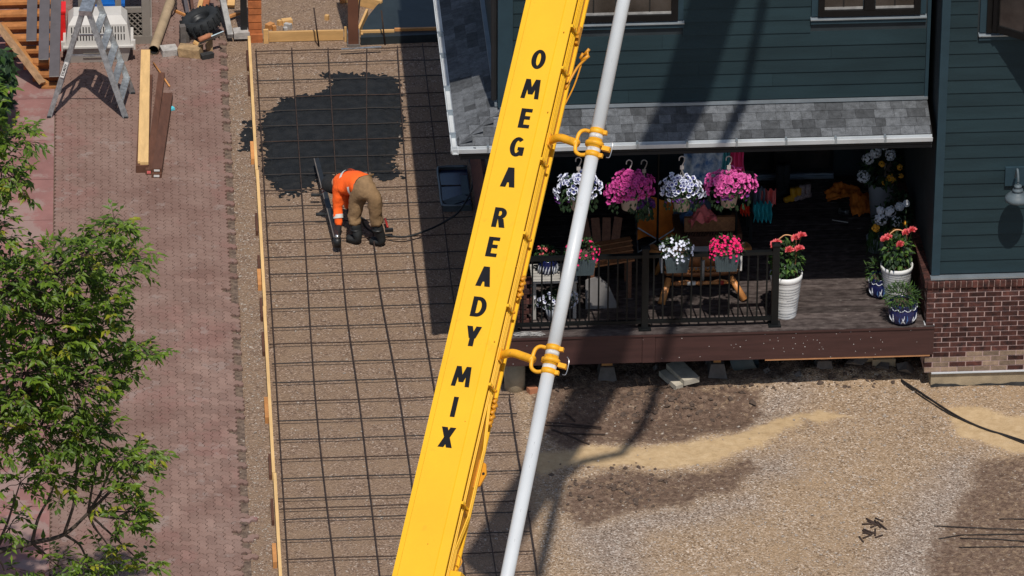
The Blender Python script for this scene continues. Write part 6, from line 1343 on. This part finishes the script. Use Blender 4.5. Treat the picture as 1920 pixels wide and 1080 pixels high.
def limb(a, b, r0_, r1_, sag=.1, n=8):
    d = b-a; L_ = d.length; k1 = a+d*.35+V((RU(-.1, .1), RU(-.1, .1), RU(-.04, .1)))*L_*.4; k2 = a+d*.7+V((RU(-.08, .08), RU(-.08, .08), RU(.0, .1)))*L_*.4
    pts = bez([a, k1, k2, b], 4); br.tube(pts, [r0_+(r1_-r0_)*i/(len(pts)-1) for i in range(len(pts))], 6); return pts
hubs = [tp(-40, 300, -7.4), tp(-20, 560, -7.3), tp(-20, 760, -7.2), tp(-10, 1035, -7.1)]
for h_ in hubs:
    zt = max(1.0, h_.z-1.0); a = V((-12.35+.05*zt, -7.4+.03*zt, zt)); limb(a, h_, .06, .035)
main = [tp(-10, 1035, -7.1), tp(60, 1018, -7), tp(120, 1002, -6.9), tp(165, 962, -6.8)]; br.tube(bez(main, 5), [.034-.0012*i for i in range(16)], 7)
def spray(p, out, n, L_):
    out = out.normalized(); tip = p+out*L_; br.tube([p, p+out*L_*.5+V((0, 0, .01)), tip], [.004, .003, .0015], 4)
    tone = random.random(); mi = 0 if tone < .45 else 1 if tone < .9 else 2
    for k in range(n):
        t = .25+.75*k/(n-1); q = p+out*L_*t; sd_ = out.cross(V((0, 0, 1))); sd_ = sd_.normalized() if sd_.length > .05 else V((1, 0, 0))
        d = (out*.6+sd_*(1 if k % 2 else -1)*RU(.5, 1.0)+V((RU(-.2, .2), RU(-.2, .2), RU(-.65, .0)))) if k < n-1 else out+V((0, 0, -.2))
        lv_.leaf(q, d, V((RU(-.35, .35), RU(-.55, .15), 1)), RU(.055, .14), RU(.026, .056), mi if random.random() < .75 else random.choice((0, 1)), .18)
for (x, y, rx, ry, n, Y) in blobs:
    x -= 12; rx *= .88; c = tp(x, y, Y); hub = min(hubs+[main[1], main[2], main[3]], key=lambda h: (h-c).length + (0 if h.x < c.x else 2)); 
    limb(hub, c, .014+.0002*n, .006)
    for k in range(int(n*(1.5 if y < 870 else 1.05))):
        a0, q = RU(0, 6.283), math.sqrt(random.random()); p = tp(x+math.cos(a0)*rx*q, y+math.sin(a0)*ry*q, Y+random.gauss(0, .28))
        out = (p-c)*1.4+V((RU(-.35, .35)+.12, RU(-.4, .3), RU(-.25, .3))); spray(p, out, random.choice((5, 6, 7, 8)), RU(.11, .22))
        if k % 4 == 0: limb(c, p, .005, .003)
br.build('branches', 'bark', tree, True); cr = lv_.build('crown', ['tleaf', 'tleaf_b', 'tleaf_c'], tree); cr['kind'] = 'stuff'
# dark shrub at the left edge
bs = thing('shrub', 'dark broad-leaved shrub at the left edge below the cedar steps', 'shrub', G(-8, 232)); f = MB()
for (x, y, rx, ry, n) in ((2, 150, 24, 60, 260), (-30, 190, 40, 70, 260), (12, 120, 14, 24, 60)):
    for k in range(n):
        a0, q = RU(0, 6.283), math.sqrt(random.random()); p = W(x+math.cos(a0)*rx*q, y+math.sin(a0)*ry*q, 7.6+random.gauss(0, .2)); f.leaf(p, (RU(-.5, .8), RU(-.9, .1), RU(-.9, .2)), (RU(-.3, .3), -.6, .8), RU(.10, .15), RU(.05, .07), random.choice((0, 0, 1)))
f.build('foliage', ['leaf_dark', 'leaf'], bs)['kind'] = 'stuff'; b_ = bs.location
for k in range(6): MB().tube([b_+V((RU(-.05, .05), RU(-.05, .05), 0)), V((b_.x+RU(-.25, .2), 7.6, .9+RU(-.3, .3)))], [.018, .008], 6).build('stem', 'bark', bs)
